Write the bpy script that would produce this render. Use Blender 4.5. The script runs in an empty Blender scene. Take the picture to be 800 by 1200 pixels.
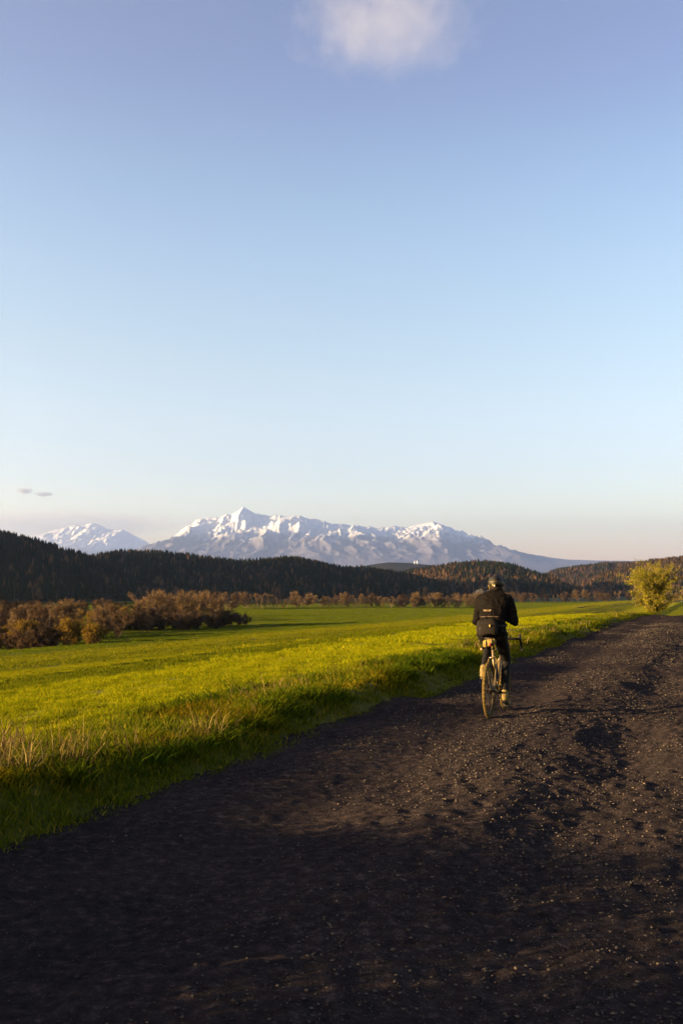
import bpy, math, random
import numpy as np
from mathutils import Vector, Matrix
from mathutils.bvhtree import BVHTree

random.seed(7)
RNG = np.random.default_rng(11)
R = math.radians
SC = bpy.context.scene
COL = SC.collection

# ------------------------------------------------------------------ camera
F = 1167.0                      # focal length in pixels of the 800 x 1200 photograph
CAM_H = 1.55
cam = bpy.data.cameras.new('camera')
cam.sensor_fit = 'VERTICAL'; cam.sensor_height = 36.0; cam.lens = 35.0
cam.clip_start = 0.05; cam.clip_end = 120000.0
cam_o = bpy.data.objects.new('camera', cam); COL.objects.link(cam_o)
cam_o.location = (0, 0, CAM_H)
cam_o.rotation_euler = (R(90 + 4.41), 0, 0)
SC.camera = cam_o

# ------------------------------------------------------------------ sky and sun
SUN_EL = R(9.0)
SUN_AZ = R(256.0)               # clockwise from +Y: behind and to the left
SUN_DIR = Vector((math.sin(SUN_AZ) * math.cos(SUN_EL), math.cos(SUN_AZ) * math.cos(SUN_EL), math.sin(SUN_EL)))
world = bpy.data.worlds.new('World'); SC.world = world; world.use_nodes = True
wn, wl = world.node_tree.nodes, world.node_tree.links
bg = wn['Background']
sky = wn.new('ShaderNodeTexSky'); sky.sky_type = 'NISHITA'; sky.sun_disc = False
sky.sun_elevation = SUN_EL; sky.sun_rotation = SUN_AZ
sky.altitude = 700; sky.air_density = 1.0; sky.dust_density = 1.0; sky.ozone_density = 1.0
# a whole-dome colour grade by elevation: takes the yellow of the model's horizon back to a pale blue white
tc = wn.new('ShaderNodeTexCoord'); sx = wn.new('ShaderNodeSeparateXYZ'); wl.new(tc.outputs['Generated'], sx.inputs[0])
gr = wn.new('ShaderNodeValToRGB'); gr.color_ramp.interpolation = 'B_SPLINE'
SKY_GRADE = [(0, (1.411, 0.934, 0.614)), (0.03, (1.442, 0.924, 0.629)), (0.07, (1.623, 1.335, 1.108)), (0.11, (1.26, 1.083, 1.066)), (0.16, (1.337, 1.12, 1.066)), (0.24, (1.282, 1.138, 1.028)), (0.32, (1.251, 1.148, 1.126)), (0.4, (1.105, 1.054, 1.083)), (0.47, (0.986, 0.82, 0.972)), (0.53, (1.02, 0.865, 0.965)), (0.75, (0.734, 0.657, 0.791)), (1.0, (0.561, 0.519, 0.676))]
el = gr.color_ramp.elements
while len(el) < len(SKY_GRADE): el.new(0.5)
for e, (p, c) in zip(el, SKY_GRADE):
    e.position = p; e.color = (c[0] / 2, c[1] / 2, c[2] / 2, 1)
wl.new(sx.outputs['Z'], gr.inputs[0])
mul = wn.new('ShaderNodeMix'); mul.data_type = 'RGBA'; mul.blend_type = 'MULTIPLY'; mul.inputs['Factor'].default_value = 1
wl.new(sky.outputs[0], mul.inputs[6]); wl.new(gr.outputs[0], mul.inputs[7]); dbl = wn.new('ShaderNodeVectorMath'); dbl.operation = 'SCALE'; dbl.inputs['Scale'].default_value = 2.0
wl.new(mul.outputs[2], dbl.inputs[0]); wl.new(dbl.outputs[0], bg.inputs[0])
bg.inputs[1].default_value = 0.05
sun = bpy.data.lights.new('sun', 'SUN'); sun.energy = 5.0; sun.angle = R(0.5); sun.color = (1.0, 0.68, 0.32)
sun_o = bpy.data.objects.new('sun', sun); COL.objects.link(sun_o)
sun_o.rotation_euler = (-SUN_DIR).to_track_quat('-Z', 'Y').to_euler()

SC.view_settings.view_transform = 'Standard'; SC.view_settings.look = 'None'
SC.view_settings.gamma = 1.0; SC.view_settings.exposure = 2.68
SC.render.engine = 'CYCLES'
cy = SC.cycles
cy.use_denoising = True
cy.max_bounces = 6; cy.diffuse_bounces = 2; cy.glossy_bounces = 2; cy.transmission_bounces = 2
cy.transparent_max_bounces = 8; cy.volume_bounces = 1
cy.sample_clamp_indirect = 4.0
cy.volume_max_steps = 64

# ------------------------------------------------------------------ helpers
def hash2(ix, iy, seed):
    n = (ix.astype(np.int64) * 374761393 + iy.astype(np.int64) * 668265263 + seed * 144269501) & 0xffffffff
    n = ((n ^ (n >> 13)) * 1274126177) & 0xffffffff
    return ((n ^ (n >> 16)) & 0xffff) / 65535.0

def vnoise(x, y, seed=0):
    x = np.asarray(x, float); y = np.asarray(y, float)
    ix = np.floor(x); iy = np.floor(y); fx = x - ix; fy = y - iy
    ux = fx * fx * fx * (fx * (fx * 6 - 15) + 10); uy = fy * fy * fy * (fy * (fy * 6 - 15) + 10)
    ix = ix.astype(np.int64); iy = iy.astype(np.int64)
    a = hash2(ix, iy, seed); b = hash2(ix + 1, iy, seed); c = hash2(ix, iy + 1, seed); d = hash2(ix + 1, iy + 1, seed)
    return (a + (b - a) * ux) * (1 - uy) + (c + (d - c) * ux) * uy * 1.0

def fbm(x, y, seed=0, octs=4, gain=0.5):
    s = 0.0; amp = 1.0; tot = 0.0; f = 1.0
    for o in range(octs):
        s = s + amp * (vnoise(np.asarray(x) * f + o * 17.3, np.asarray(y) * f - o * 9.1, seed + o) * 2 - 1)
        tot += amp; amp *= gain; f *= 2.03
    return s / tot

def ridged(x, y, seed=0, octs=5, gain=0.55):
    s = 0.0; amp = 1.0; tot = 0.0; f = 1.0
    for o in range(octs):
        s = s + amp * (1 - np.abs(vnoise(x * f + o * 31.7, y * f + o * 12.9, seed + o) * 2 - 1))
        tot += amp; amp *= gain; f *= 2.1
    return s / tot

def sstep(e0, e1, x):
    t = np.clip((np.asarray(x, float) - e0) / (e1 - e0), 0, 1)
    return t * t * (3 - 2 * t)

def tag(o, label, cat, group=None, kind=None):
    o['label'] = label; o['category'] = cat
    if group: o['group'] = group
    if kind: o['kind'] = kind
    return o

def empty(name, loc=(0, 0, 0), rz=0.0):
    o = bpy.data.objects.new(name, None); COL.objects.link(o)
    o.location = loc; o.rotation_euler = (0, 0, rz); o.empty_display_size = 0.2
    return o

def link(name, me, mat=None, parent=None):
    o = bpy.data.objects.new(name, me); COL.objects.link(o)
    if mat is not None and len(me.materials) == 0: me.materials.append(mat)
    if parent is not None: o.parent = parent
    return o

def np_mesh(name, V, faces, smooth=False, attrs=None):
    """V (n,3) array; faces a list of (m,k) int arrays"""
    me = bpy.data.meshes.new(name)
    V = np.asarray(V, np.float32)
    loops = np.concatenate([f.ravel() for f in faces]).astype(np.int32)
    sizes = np.concatenate([np.full(len(f), f.shape[1], np.int32) for f in faces])
    starts = np.concatenate([[0], np.cumsum(sizes)[:-1]]).astype(np.int32)
    me.vertices.add(len(V)); me.vertices.foreach_set('co', V.ravel())
    me.loops.add(len(loops)); me.loops.foreach_set('vertex_index', loops)
    me.polygons.add(len(sizes)); me.polygons.foreach_set('loop_start', starts)
    if smooth: me.polygons.foreach_set('use_smooth', np.ones(len(sizes), bool))
    for k, v in (attrs or {}).items():
        a = me.attributes.new(k, 'FLOAT', 'POINT'); a.data.foreach_set('value', np.asarray(v, np.float32))
    me.update(calc_edges=True); me.validate()
    return me

def grid_faces(nu, nv):
    i = np.arange(nu * nv).reshape(nu, nv)
    return np.stack([i[:-1, :-1].ravel(), i[1:, :-1].ravel(), i[1:, 1:].ravel(), i[:-1, 1:].ravel()], 1)

class MB:
    """collects shapes into one mesh"""
    def __init__(s): s.v = []; s.f = []
    def add(s, vs, fs):
        b = len(s.v); s.v.extend([tuple(v) for v in vs]); s.f.extend([tuple(i + b for i in f) for f in fs])
    def loft(s, rings, cap=True, closed=False):
        n = len(rings[0]); vs = [p for r in rings for p in r]; fs = []
        m = len(rings)
        for i in range(m if closed else m - 1):
            i2 = (i + 1) % m
            for j in range(n):
                k = (j + 1) % n
                fs.append((i * n + j, i * n + k, i2 * n + k, i2 * n + j))
        if cap and not closed:
            fs.append(tuple(range(n - 1, -1, -1))); fs.append(tuple((m - 1) * n + j for j in range(n)))
        s.add(vs, fs)
    def tube(s, pts, rad, n=8, cap=True, closed=False, flat=(1, 1)):
        pts = [Vector(p) for p in pts]
        if not hasattr(rad, '__len__'): rad = [rad] * len(pts)
        rings = []; up = None
        for i, p in enumerate(pts):
            if closed: d = pts[(i + 1) % len(pts)] - pts[i - 1]
            else: d = pts[min(i + 1, len(pts) - 1)] - pts[max(i - 1, 0)]
            d.normalize()
            if up is None:
                up = Vector((0, 0, 1)) if abs(d.z) < 0.9 else Vector((0, 1, 0))
            a = d.cross(up)
            if a.length < 1e-5: a = d.cross(Vector((1, 0, 0)))
            a.normalize(); b = a.cross(d).normalized(); up = b
            rings.append([p + (a * math.cos(2 * math.pi * j / n) * flat[0] + b * math.sin(2 * math.pi * j / n) * flat[1]) * rad[i] for j in range(n)])
        s.loft(rings, cap, closed)
    def capsule(s, p0, p1, r0, r1, n=12, m=4):
        p0 = Vector(p0); p1 = Vector(p1); d = (p1 - p0); L = d.length
        d = d.normalized() if L > 1e-6 else Vector((0, 0, 1))
        pts = []; rs = []
        for i in range(m + 1):
            a = math.pi / 2 * (1 - i / m); pts.append(p0 - d * r0 * math.sin(a)); rs.append(max(r0 * math.cos(a), r0 * 0.02))
        for i in range(m + 1):
            a = math.pi / 2 * i / m; pts.append(p1 + d * r1 * math.sin(a)); rs.append(max(r1 * math.cos(a), r1 * 0.02))
        s.tube(pts, rs, n)
    def ellipsoid(s, c, r, nu=14, nv=9, rot=None):
        rings = []
        for i in range(nv + 1):
            a = math.pi * i / nv; rr = max(math.sin(a), 0.01); ring = []
            for j in range(nu):
                b = 2 * math.pi * j / nu
                p = Vector((r[0] * rr * math.cos(b), r[1] * rr * math.sin(b), -r[2] * math.cos(a)))
                if rot is not None: p = rot @ p
                ring.append(Vector(c) + p)
            rings.append(ring)
        s.loft(rings)
    def superbox(s, c, r, e=0.35, nu=24, nv=14, rot=None, fn=None):
        def sp(v, q): return math.copysign(abs(v) ** q, v)
        rings = []
        for i in range(nv + 1):
            a = -math.pi / 2 + math.pi * i / nv
            if i == 0: a += 0.02
            if i == nv: a -= 0.02
            ring = []
            for j in range(nu):
                b = 2 * math.pi * j / nu
                p = Vector((r[0] * sp(math.cos(a), e) * sp(math.cos(b), e), r[1] * sp(math.cos(a), e) * sp(math.sin(b), e), r[2] * sp(math.sin(a), e)))
                if fn: p = fn(p)
                if rot is not None: p = rot @ p
                ring.append(Vector(c) + p)
            rings.append(ring)
        s.loft(rings)
    def box(s, c, h, rot=None):
        vs = []
        for x in (-1, 1):
            for y in (-1, 1):
                for z in (-1, 1):
                    p = Vector((x * h[0], y * h[1], z * h[2]))
                    if rot is not None: p = rot @ p
                    vs.append(Vector(c) + p)
        s.add(vs, [(0, 1, 3, 2), (4, 6, 7, 5), (0, 4, 5, 1), (2, 3, 7, 6), (0, 2, 6, 4), (1, 5, 7, 3)])
    def mesh(s, name, smooth=True):
        me = bpy.data.meshes.new(name); me.from_pydata([tuple(v) for v in s.v], [], s.f); me.update()
        if smooth: me.polygons.foreach_set('use_smooth', [True] * len(me.polygons))
        return me
    def build(s, name, mat, parent=None, smooth=True):
        return link(name, s.mesh(name, smooth), mat, parent)

# ------------------------------------------------------------------ materials
def new_mat(name):
    m = bpy.data.materials.new(name); m.use_nodes = True
    return m, m.node_tree.nodes, m.node_tree.links, m.node_tree.nodes['Principled BSDF']

def pmat(name, col, rough=0.6, metal=0.0, noise=None, bump=None, spec=0.5, coat=0.0, sheen=0.0):
    m, n, l, p = new_mat(name)
    p.inputs['Base Color'].default_value = (*col, 1); p.inputs['Roughness'].default_value = rough
    p.inputs['Metallic'].default_value = metal; p.inputs['Specular IOR Level'].default_value = spec
    p.inputs['Coat Weight'].default_value = coat; p.inputs['Sheen Weight'].default_value = sheen
    t = n.new('ShaderNodeTexCoord')
    if noise:
        col2, scale, w = noise
        nz = n.new('ShaderNodeTexNoise'); nz.inputs['Scale'].default_value = scale; nz.inputs['Detail'].default_value = 6
        l.new(t.outputs['Object'], nz.inputs['Vector'])
        rp = n.new('ShaderNodeValToRGB'); rp.color_ramp.elements[0].position = 0.5 - w; rp.color_ramp.elements[1].position = 0.5 + w
        rp.color_ramp.elements[0].color = (*col, 1); rp.color_ramp.elements[1].color = (*col2, 1)
        l.new(nz.outputs['Fac'], rp.inputs[0]); l.new(rp.outputs[0], p.inputs['Base Color'])
    if bump:
        scale, st, dist = bump
        nz = n.new('ShaderNodeTexNoise'); nz.inputs['Scale'].default_value = scale; nz.inputs['Detail'].default_value = 4
        l.new(t.outputs['Object'], nz.inputs['Vector'])
        b = n.new('ShaderNodeBump'); b.inputs['Strength'].default_value = st; b.inputs['Distance'].default_value = dist
        l.new(nz.outputs['Fac'], b.inputs['Height']); l.new(b.outputs[0], p.inputs['Normal'])
    return m

def ramp(n, l, src, stops):
    rp = n.new('ShaderNodeValToRGB'); e = rp.color_ramp.elements
    while len(e) < len(stops): e.new(0.5)
    for q, (p, c) in zip(e, stops): q.position = p; q.color = (*c, 1)
    l.new(src, rp.inputs[0]); return rp.outputs[0]

def mixc(n, l, f, a, b, mode='MIX'):
    x = n.new('ShaderNodeMix'); x.data_type = 'RGBA'; x.blend_type = mode
    for inp, v in ((x.inputs['Factor'], f), (x.inputs[6], a), (x.inputs[7], b)):
        if isinstance(v, (int, float)): inp.default_value = v
        elif isinstance(v, tuple): inp.default_value = (*v, 1)
        else: l.new(v, inp)
    return x.outputs[2]

def noise_node(n, l, vec, scale, detail=4, rough=0.55):
    z = n.new('ShaderNodeTexNoise'); z.inputs['Scale'].default_value = scale; z.inputs['Detail'].default_value = detail
    z.inputs['Roughness'].default_value = rough; l.new(vec, z.inputs['Vector']); return z.outputs['Fac']

def leaf_mat(name, stops, transl=0.35, attr='rnd', patch=None, band=None, rough=0.7):
    """thin leaf or blade: diffuse plus translucent, coloured by the per-blade value"""
    m, n, l, p = new_mat(name)
    a = n.new('ShaderNodeAttribute'); a.attribute_name = attr
    c = ramp(n, l, a.outputs['Fac'], stops)
    geo = n.new('ShaderNodeNewGeometry')
    if patch:
        scale, c2, lo, hi = patch
        f = noise_node(n, l, geo.outputs['Position'], scale, 3)
        f = ramp(n, l, f, [(lo, (0, 0, 0)), (hi, (1, 1, 1))])
        c = mixc(n, l, f, c, mixc(n, l, 1.0, c, c2, 'MULTIPLY'))
    if band:
        c = band(n, l, geo.outputs['Position'], c)
    p.inputs['Roughness'].default_value = rough; p.inputs['Specular IOR Level'].default_value = 0.0
    l.new(c, p.inputs['Base Color'])
    t = n.new('ShaderNodeBsdfTranslucent'); l.new(c, t.inputs[0])
    ms = n.new('ShaderNodeMixShader'); ms.inputs[0].default_value = transl
    l.new(p.outputs[0], ms.inputs[1]); l.new(t.outputs[0], ms.inputs[2])
    l.new(ms.outputs[0], n['Material Output'].inputs[0])
    return m

# ------------------------------------------------------------------ the lie of the land
TH = math.atan(0.37)
RS, RC = math.sin(TH), math.cos(TH)          # road direction (RS, RC); to its right (RC, -RS)
EDGE = -3.85                                 # left road edge, right of the camera line is positive
WIDTH = 8.0
VALLEY = -11.0

def st(x, y): return x * RS + y * RC, x * RC - y * RS
def xy(s, t): return s * RS + t * RC, s * RC - t * RS
def edge_t(s): return EDGE + 0.30 * fbm(np.asarray(s) * 0.16, 0 * np.asarray(s) + 3.3, 5, 3)

def road_profile(s):
    s = np.asarray(s, float)
    a = np.clip(s - 45, 0, 50)
    z = -0.0004 * a * a - 0.04 * np.clip(s - 95, 0, None)
    return z + 0.02 * np.clip(-s - 5, 0, 40) * 0.3

Q_A = np.linspace(0, 400, 801)
_k = np.interp(Q_A, [0, 3, 9, 24, 66, 146, 400], [0, -0.02, -0.55, -2.6, -6.3, -11.5, -13.0])
_w = np.hanning(25); _w /= _w.sum()
Q_Z = np.convolve(np.pad(_k, 12, mode='edge'), _w, 'same')[12:-12]; Q_Z -= Q_Z[0]
def softplus(x, w): return w * np.logaddexp(0, x / w)
def ground_z(x, y):
    x = np.asarray(x, float); y = np.asarray(y, float)
    s, t = st(x, y)
    a = edge_t(s) - t
    zr = road_profile(s)
    lip_h = 0.24 + 0.08 * fbm(s * 0.2, a * 0.2, 21, 3) + 0.26 * sstep(5.5, 1.5, s) - 0.08 * sstep(16, 40, s)
    lip = lip_h * sstep(-0.05, 0.75, a) - (lip_h - 0.12) * sstep(0.9, 3.2, a)
    q = np.interp(a, Q_A, Q_Z)
    zr_f = zr * (1 - 0.9 * sstep(6, 70, a))
    wav = 0.35 * fbm(a * 0.05, s * 0.012, 31, 2) * sstep(8, 30, a) + 0.7 * fbm(a * 0.016 + 4, s * 0.006, 35, 2) * sstep(25, 70, a)
    rough = 0.05 * fbm(x * 0.9, y * 0.9, 41, 3) * sstep(0.1, 0.8, a)
    left = zr_f + lip + q + wav + rough
    b = -a - WIDTH
    right = zr + 0.18 * sstep(0, 1, b) - 0.012 * np.clip(b, 0, None) + 0.05 * fbm(x * 0.9, y * 0.9, 43, 3) * sstep(0.1, 0.8, b)
    z = np.where(a > -0.05, left, np.where(b > -0.05, right, zr))
    z = z - 0.16 * sstep(-0.02, -0.45, a) * sstep(-0.02, -0.45, b)
    v = VALLEY + 0.5 * fbm(x * 0.004, y * 0.004, 51, 3)
    k = 0.9
    return v + softplus(z - v, k)
def gz(x, y): return float(ground_z(np.array([x]), np.array([y]))[0])
def at(px, d): return ((px - 400.0) / F * d, d)

# ground sheet: a grid along and across the road, fine beside the road, coarse far away
def spaced(fine, lo, hi, step, growth, far):
    c = list(np.arange(lo, hi, step)); p = hi; st_ = step
    while p < far[1]: c.append(p); st_ *= growth; p += st_
    c.append(far[1]); p = lo - step; st_ = step
    while p > far[0]: c.insert(0, p); st_ *= growth; p -= st_
    c.insert(0, far[0]); return np.array(c)
S = spaced(0, -8, 30, 0.14, 1.035, (-9000, 52000))
T = np.concatenate([spaced(0, -7.5, -3.2, 0.10, 1.05, (-26000, -3.2))[:-1], np.arange(-3.2, 4.0, 1.2), spaced(0, 4.0, 6.0, 0.2, 1.10, (4.0, 20000))[2:]])
T = np.unique(np.round(T, 4))
GS, GT = np.meshgrid(S, T, indexing='ij')
GX, GY = xy(GS, GT)
keep = (GY > -1400) & (GY < 46800) & (np.abs(GX) < 20000)
V = np.stack([GX, GY, ground_z(GX, GY)], -1).reshape(-1, 3)
fc = grid_faces(len(S), len(T)); kf = keep.ravel()[fc].all(1); fc = fc[kf]
used = np.unique(fc); remap = np.full(len(V), -1); remap[used] = np.arange(len(used))
ground_me = np_mesh('ground', V[used], [remap[fc]], True)

def slope_shade_band(n, l, pos, c, lum=None):  # bright and shaded slopes of the field, put into its colour
    """strips of the field: light and shade of the rolling slopes, painted alongside the road"""
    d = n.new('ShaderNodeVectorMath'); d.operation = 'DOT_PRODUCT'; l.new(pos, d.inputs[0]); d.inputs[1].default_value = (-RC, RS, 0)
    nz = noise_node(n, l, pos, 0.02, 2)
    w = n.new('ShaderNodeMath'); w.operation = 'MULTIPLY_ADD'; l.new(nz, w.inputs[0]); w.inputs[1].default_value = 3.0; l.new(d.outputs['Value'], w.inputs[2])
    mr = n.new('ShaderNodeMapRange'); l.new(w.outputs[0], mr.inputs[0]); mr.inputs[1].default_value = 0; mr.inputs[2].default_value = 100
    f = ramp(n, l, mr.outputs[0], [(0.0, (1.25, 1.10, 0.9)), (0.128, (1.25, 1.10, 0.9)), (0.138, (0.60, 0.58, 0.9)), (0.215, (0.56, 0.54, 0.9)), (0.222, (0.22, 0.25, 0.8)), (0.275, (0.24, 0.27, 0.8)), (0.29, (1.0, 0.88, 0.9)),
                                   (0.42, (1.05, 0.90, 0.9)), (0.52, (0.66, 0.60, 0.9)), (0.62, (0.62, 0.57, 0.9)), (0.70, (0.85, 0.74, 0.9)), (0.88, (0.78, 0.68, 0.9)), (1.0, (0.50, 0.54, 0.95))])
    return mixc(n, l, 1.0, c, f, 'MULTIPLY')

m_ground, n, l, p = new_mat('field_soil_and_grass')
g = n.new('ShaderNodeNewGeometry'); pos = g.outputs['Position']
f1 = noise_node(n, l, pos, 6.0, 6, 0.7); f2 = noise_node(n, l, pos, 0.05, 3)
c = ramp(n, l, f1, [(0.3, (0.03375, 0.0432, 0.003)), (0.55, (0.06187, 0.0696, 0.00375)), (0.75, (0.1013, 0.09, 0.0075))])
c = mixc(n, l, ramp(n, l, f2, [(0.4, (0, 0, 0)), (0.65, (1, 1, 1))]), c, mixc(n, l, 1.0, c, (1.1, 0.9, 0.8), 'MULTIPLY'))
c = slope_shade_band(n, l, pos, c)
l.new(c, p.inputs['Base Color']); p.inputs['Roughness'].default_value = 0.9; p.inputs['Specular IOR Level'].default_value = 0.1
bz = noise_node(n, l, pos, 2.5, 8, 0.75); b = n.new('ShaderNodeBump'); b.inputs['Strength'].default_value = 0.9; b.inputs['Distance'].default_value = 0.12
l.new(bz, b.inputs['Height']); l.new(b.outputs[0], p.inputs['Normal'])
ground_o = link('ground', ground_me, m_ground)
tag(ground_o, 'green rolling farm field sloping down into the valley beside the dirt road', 'field', kind='structure')

# ------------------------------------------------------------------ the road
def road_z(s, t):
    u = t - EDGE                                # 0 at the left edge, 8 at the right one
    z = road_profile(s) + 0.03
    z = z - 0.05 * np.exp(-((u - 1.2) / 0.45) ** 2) - 0.05 * np.exp(-((u - 3.0) / 0.4) ** 2)     # ruts
    z = z - 0.05 * np.exp(-((u - 5.0) / 0.5) ** 2) - 0.04 * np.exp(-((u - 6.7) / 0.5) ** 2)
    calm = 1 - 0.75 * np.exp(-((u - 0.9) / 0.7) ** 2)
    z = z + 0.032 * fbm(s * 0.25, t * 0.9, 61, 3) * calm
    hol = fbm(s * 0.28 + 7, t * 0.6, 67, 3)
    z = z - 0.045 * sstep(0.15, 0.55, hol) * calm
    z = z + 0.015 * fbm(s * 2.0, t * 4.4, 71, 3, 0.6) * calm + 0.019 * fbm(s * 8, t * 13, 77, 3, 0.75) * (0.3 + 0.7 * calm)
    return z
sv = [-3.0]
while sv[-1] < 130: sv.append(sv[-1] + max(0.022, 0.0042 * abs(sv[-1] - 1.0) + (0.05 if sv[-1] < 2.5 else 0)))
sv = np.array(sv); tv = np.concatenate([np.arange(-4.5, 2.4, 0.026), np.arange(2.4, 4.6, 0.06)])
sv = np.concatenate([np.arange(-60, -3, 0.8), sv])
RS_, RT_ = np.meshgrid(sv, tv, indexing='ij')
RX, RY = xy(RS_, RT_)
road_me = np_mesh('road', np.stack([RX, RY, road_z(RS_, RT_)], -1).reshape(-1, 3), [grid_faces(len(sv), len(tv))], True)
m_road, n, l, p = new_mat('rough_dirt_road')
g = n.new('ShaderNodeNewGeometry'); pos = g.outputs['Position']
f1 = noise_node(n, l, pos, 14, 8, 0.7); f2 = noise_node(n, l, pos, 0.7, 4); f3 = noise_node(n, l, pos, 60, 4, 0.7)
c = ramp(n, l, f1, [(0.3, (0.01725, 0.01383, 0.01318)), (0.55, (0.0388, 0.02945, 0.02636)), (0.72, (0.09701, 0.06695, 0.05436))])
c = mixc(n, l, ramp(n, l, f2, [(0.35, (0, 0, 0)), (0.7, (1, 1, 1))]), mixc(n, l, 1.0, c, (0.66, 0.70, 0.80), 'MULTIPLY'), c)
c = mixc(n, l, ramp(n, l, f3, [(0.62, (0, 0, 0)), (0.72, (1, 1, 1))]), c, (0.15, 0.12, 0.10))
l.new(c, p.inputs['Base Color']); p.inputs['Roughness'].default_value = 0.95; p.inputs['Specular IOR Level'].default_value = 0.0
bz = noise_node(n, l, pos, 45, 6, 0.7); b = n.new('ShaderNodeBump'); b.inputs['Strength'].default_value = 1.0; b.inputs['Distance'].default_value = 0.02
l.new(bz, b.inputs['Height']); l.new(b.outputs[0], p.inputs['Normal'])
road_o = link('road', road_me, m_road)
tag(road_o, 'wide dark dirt road with ruts, hollows and rough gravelly surface', 'road', kind='structure')

# loose stones lying on the road
ico_v = np.array([(0, 0, 1), (.9, 0, .3), (.28, .85, .35), (-.75, .5, .25), (-.7, -.55, .35), (.3, -.85, .3), (0, 0, -.6)])
ico_f = np.array([(0, 1, 2), (0, 2, 3), (0, 3, 4), (0, 4, 5), (0, 5, 1), (6, 2, 1), (6, 3, 2), (6, 4, 3), (6, 5, 4), (6, 1, 5)])
NST = 110000
ss = 2.5 + 45 * RNG.random(NST) ** 2.2
tt = -3.7 + 7.6 * RNG.random(NST)
dens = fbm(ss * 0.5, tt * 0.9, 81, 3) + 0.35 - 0.6 * np.exp(-((tt - EDGE - 0.9) / 0.6) ** 2)
ok = RNG.random(NST) < np.clip(dens + 0.25, 0.05, 1); ss = ss[ok]; tt = tt[ok]
sz = (0.004 + 0.007 * RNG.random(len(ss)) ** 3) * (1 + 0.03 * ss)
X, Y = xy(ss, tt); Z = road_z(ss, tt)
ang = RNG.random(len(ss)) * 6.28; ca, sa = np.cos(ang), np.sin(ang)
jit = 0.75 + 0.5 * RNG.random((len(ss), 7, 3))
P = ico_v[None] * jit * sz[:, None, None] * np.stack([0.8 + 0.6 * RNG.random(len(ss)), np.ones(len(ss)), 0.5 + 0.4 * RNG.random(len(ss))], -1)[:, None, :]
PX = P[..., 0] * ca[:, None] - P[..., 1] * sa[:, None] + X[:, None]; PY = P[..., 0] * sa[:, None] + P[..., 1] * ca[:, None] + Y[:, None]
PZ = P[..., 2] + Z[:, None] + 0.002
Vs = np.stack([PX, PY, PZ], -1).reshape(-1, 3)
Fs = (ico_f[None] + (np.arange(len(ss)) * 7)[:, None, None]).reshape(-1, 3)
m_stone = leaf_mat('road_stone', [(0, (0.02, 0.018, 0.017)), (0.7, (0.06, 0.052, 0.046)), (1, (0.115, 0.085, 0.06))], transl=0.0)
st_o = link('gravel', np_mesh('gravel', Vs, [Fs], False, {'rnd': np.repeat(RNG.random(len(ss)), 7)}), m_stone)
tag(st_o, 'loose gravel and small stones scattered over the dirt road', 'gravel', kind='stuff')

# ------------------------------------------------------------------ grass
def blades(P, h, w, lean, heading=None, bend=0.5, rnd=None):
    """one tapered bent blade of three triangles at every point of P"""
    n_ = len(P)
    az = RNG.random(n_) * 6.283 if heading is None else heading
    face = RNG.random(n_) * 6.283
    dx, dy = np.cos(az), np.sin(az); sxx, syy = np.cos(face) * w, np.sin(face) * w
    l1 = lean * h * 0.35; l2 = lean * h
    z1 = h * 0.55; z2 = h * np.sqrt(np.clip(1 - (lean * bend) ** 2, 0.1, 1))
    V = np.empty((n_, 5, 3))
    V[:, 0] = P - np.stack([sxx, syy, 0 * h], -1); V[:, 1] = P + np.stack([sxx, syy, 0 * h], -1)
    mid = P + np.stack([dx * l1, dy * l1, z1], -1)
    V[:, 2] = mid - np.stack([sxx, syy, 0 * h], -1) * 0.75; V[:, 3] = mid + np.stack([sxx, syy, 0 * h], -1) * 0.75
    V[:, 4] = P + np.stack([dx * l2, dy * l2, z2], -1)
    b_ = (np.arange(n_) * 5)[:, None]
    Q = b_ + np.array([[0, 1, 3, 2]]); Tt = b_ + np.array([[2, 3, 4]])
    r_ = RNG.random(n_) if rnd is None else rnd
    return V.reshape(-1, 3), Q, Tt, np.repeat(r_, 5)

def join(parts):
    Vs, Qs, Ts, Rs = [], [], [], []; off = 0
    for V, Q, Tt, r_ in parts:
        Vs.append(V); Qs.append(Q + off); Ts.append(Tt + off); Rs.append(r_); off += len(V)
    return np.concatenate(Vs), [np.concatenate(Qs), np.concatenate(Ts)], np.concatenate(Rs)

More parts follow.
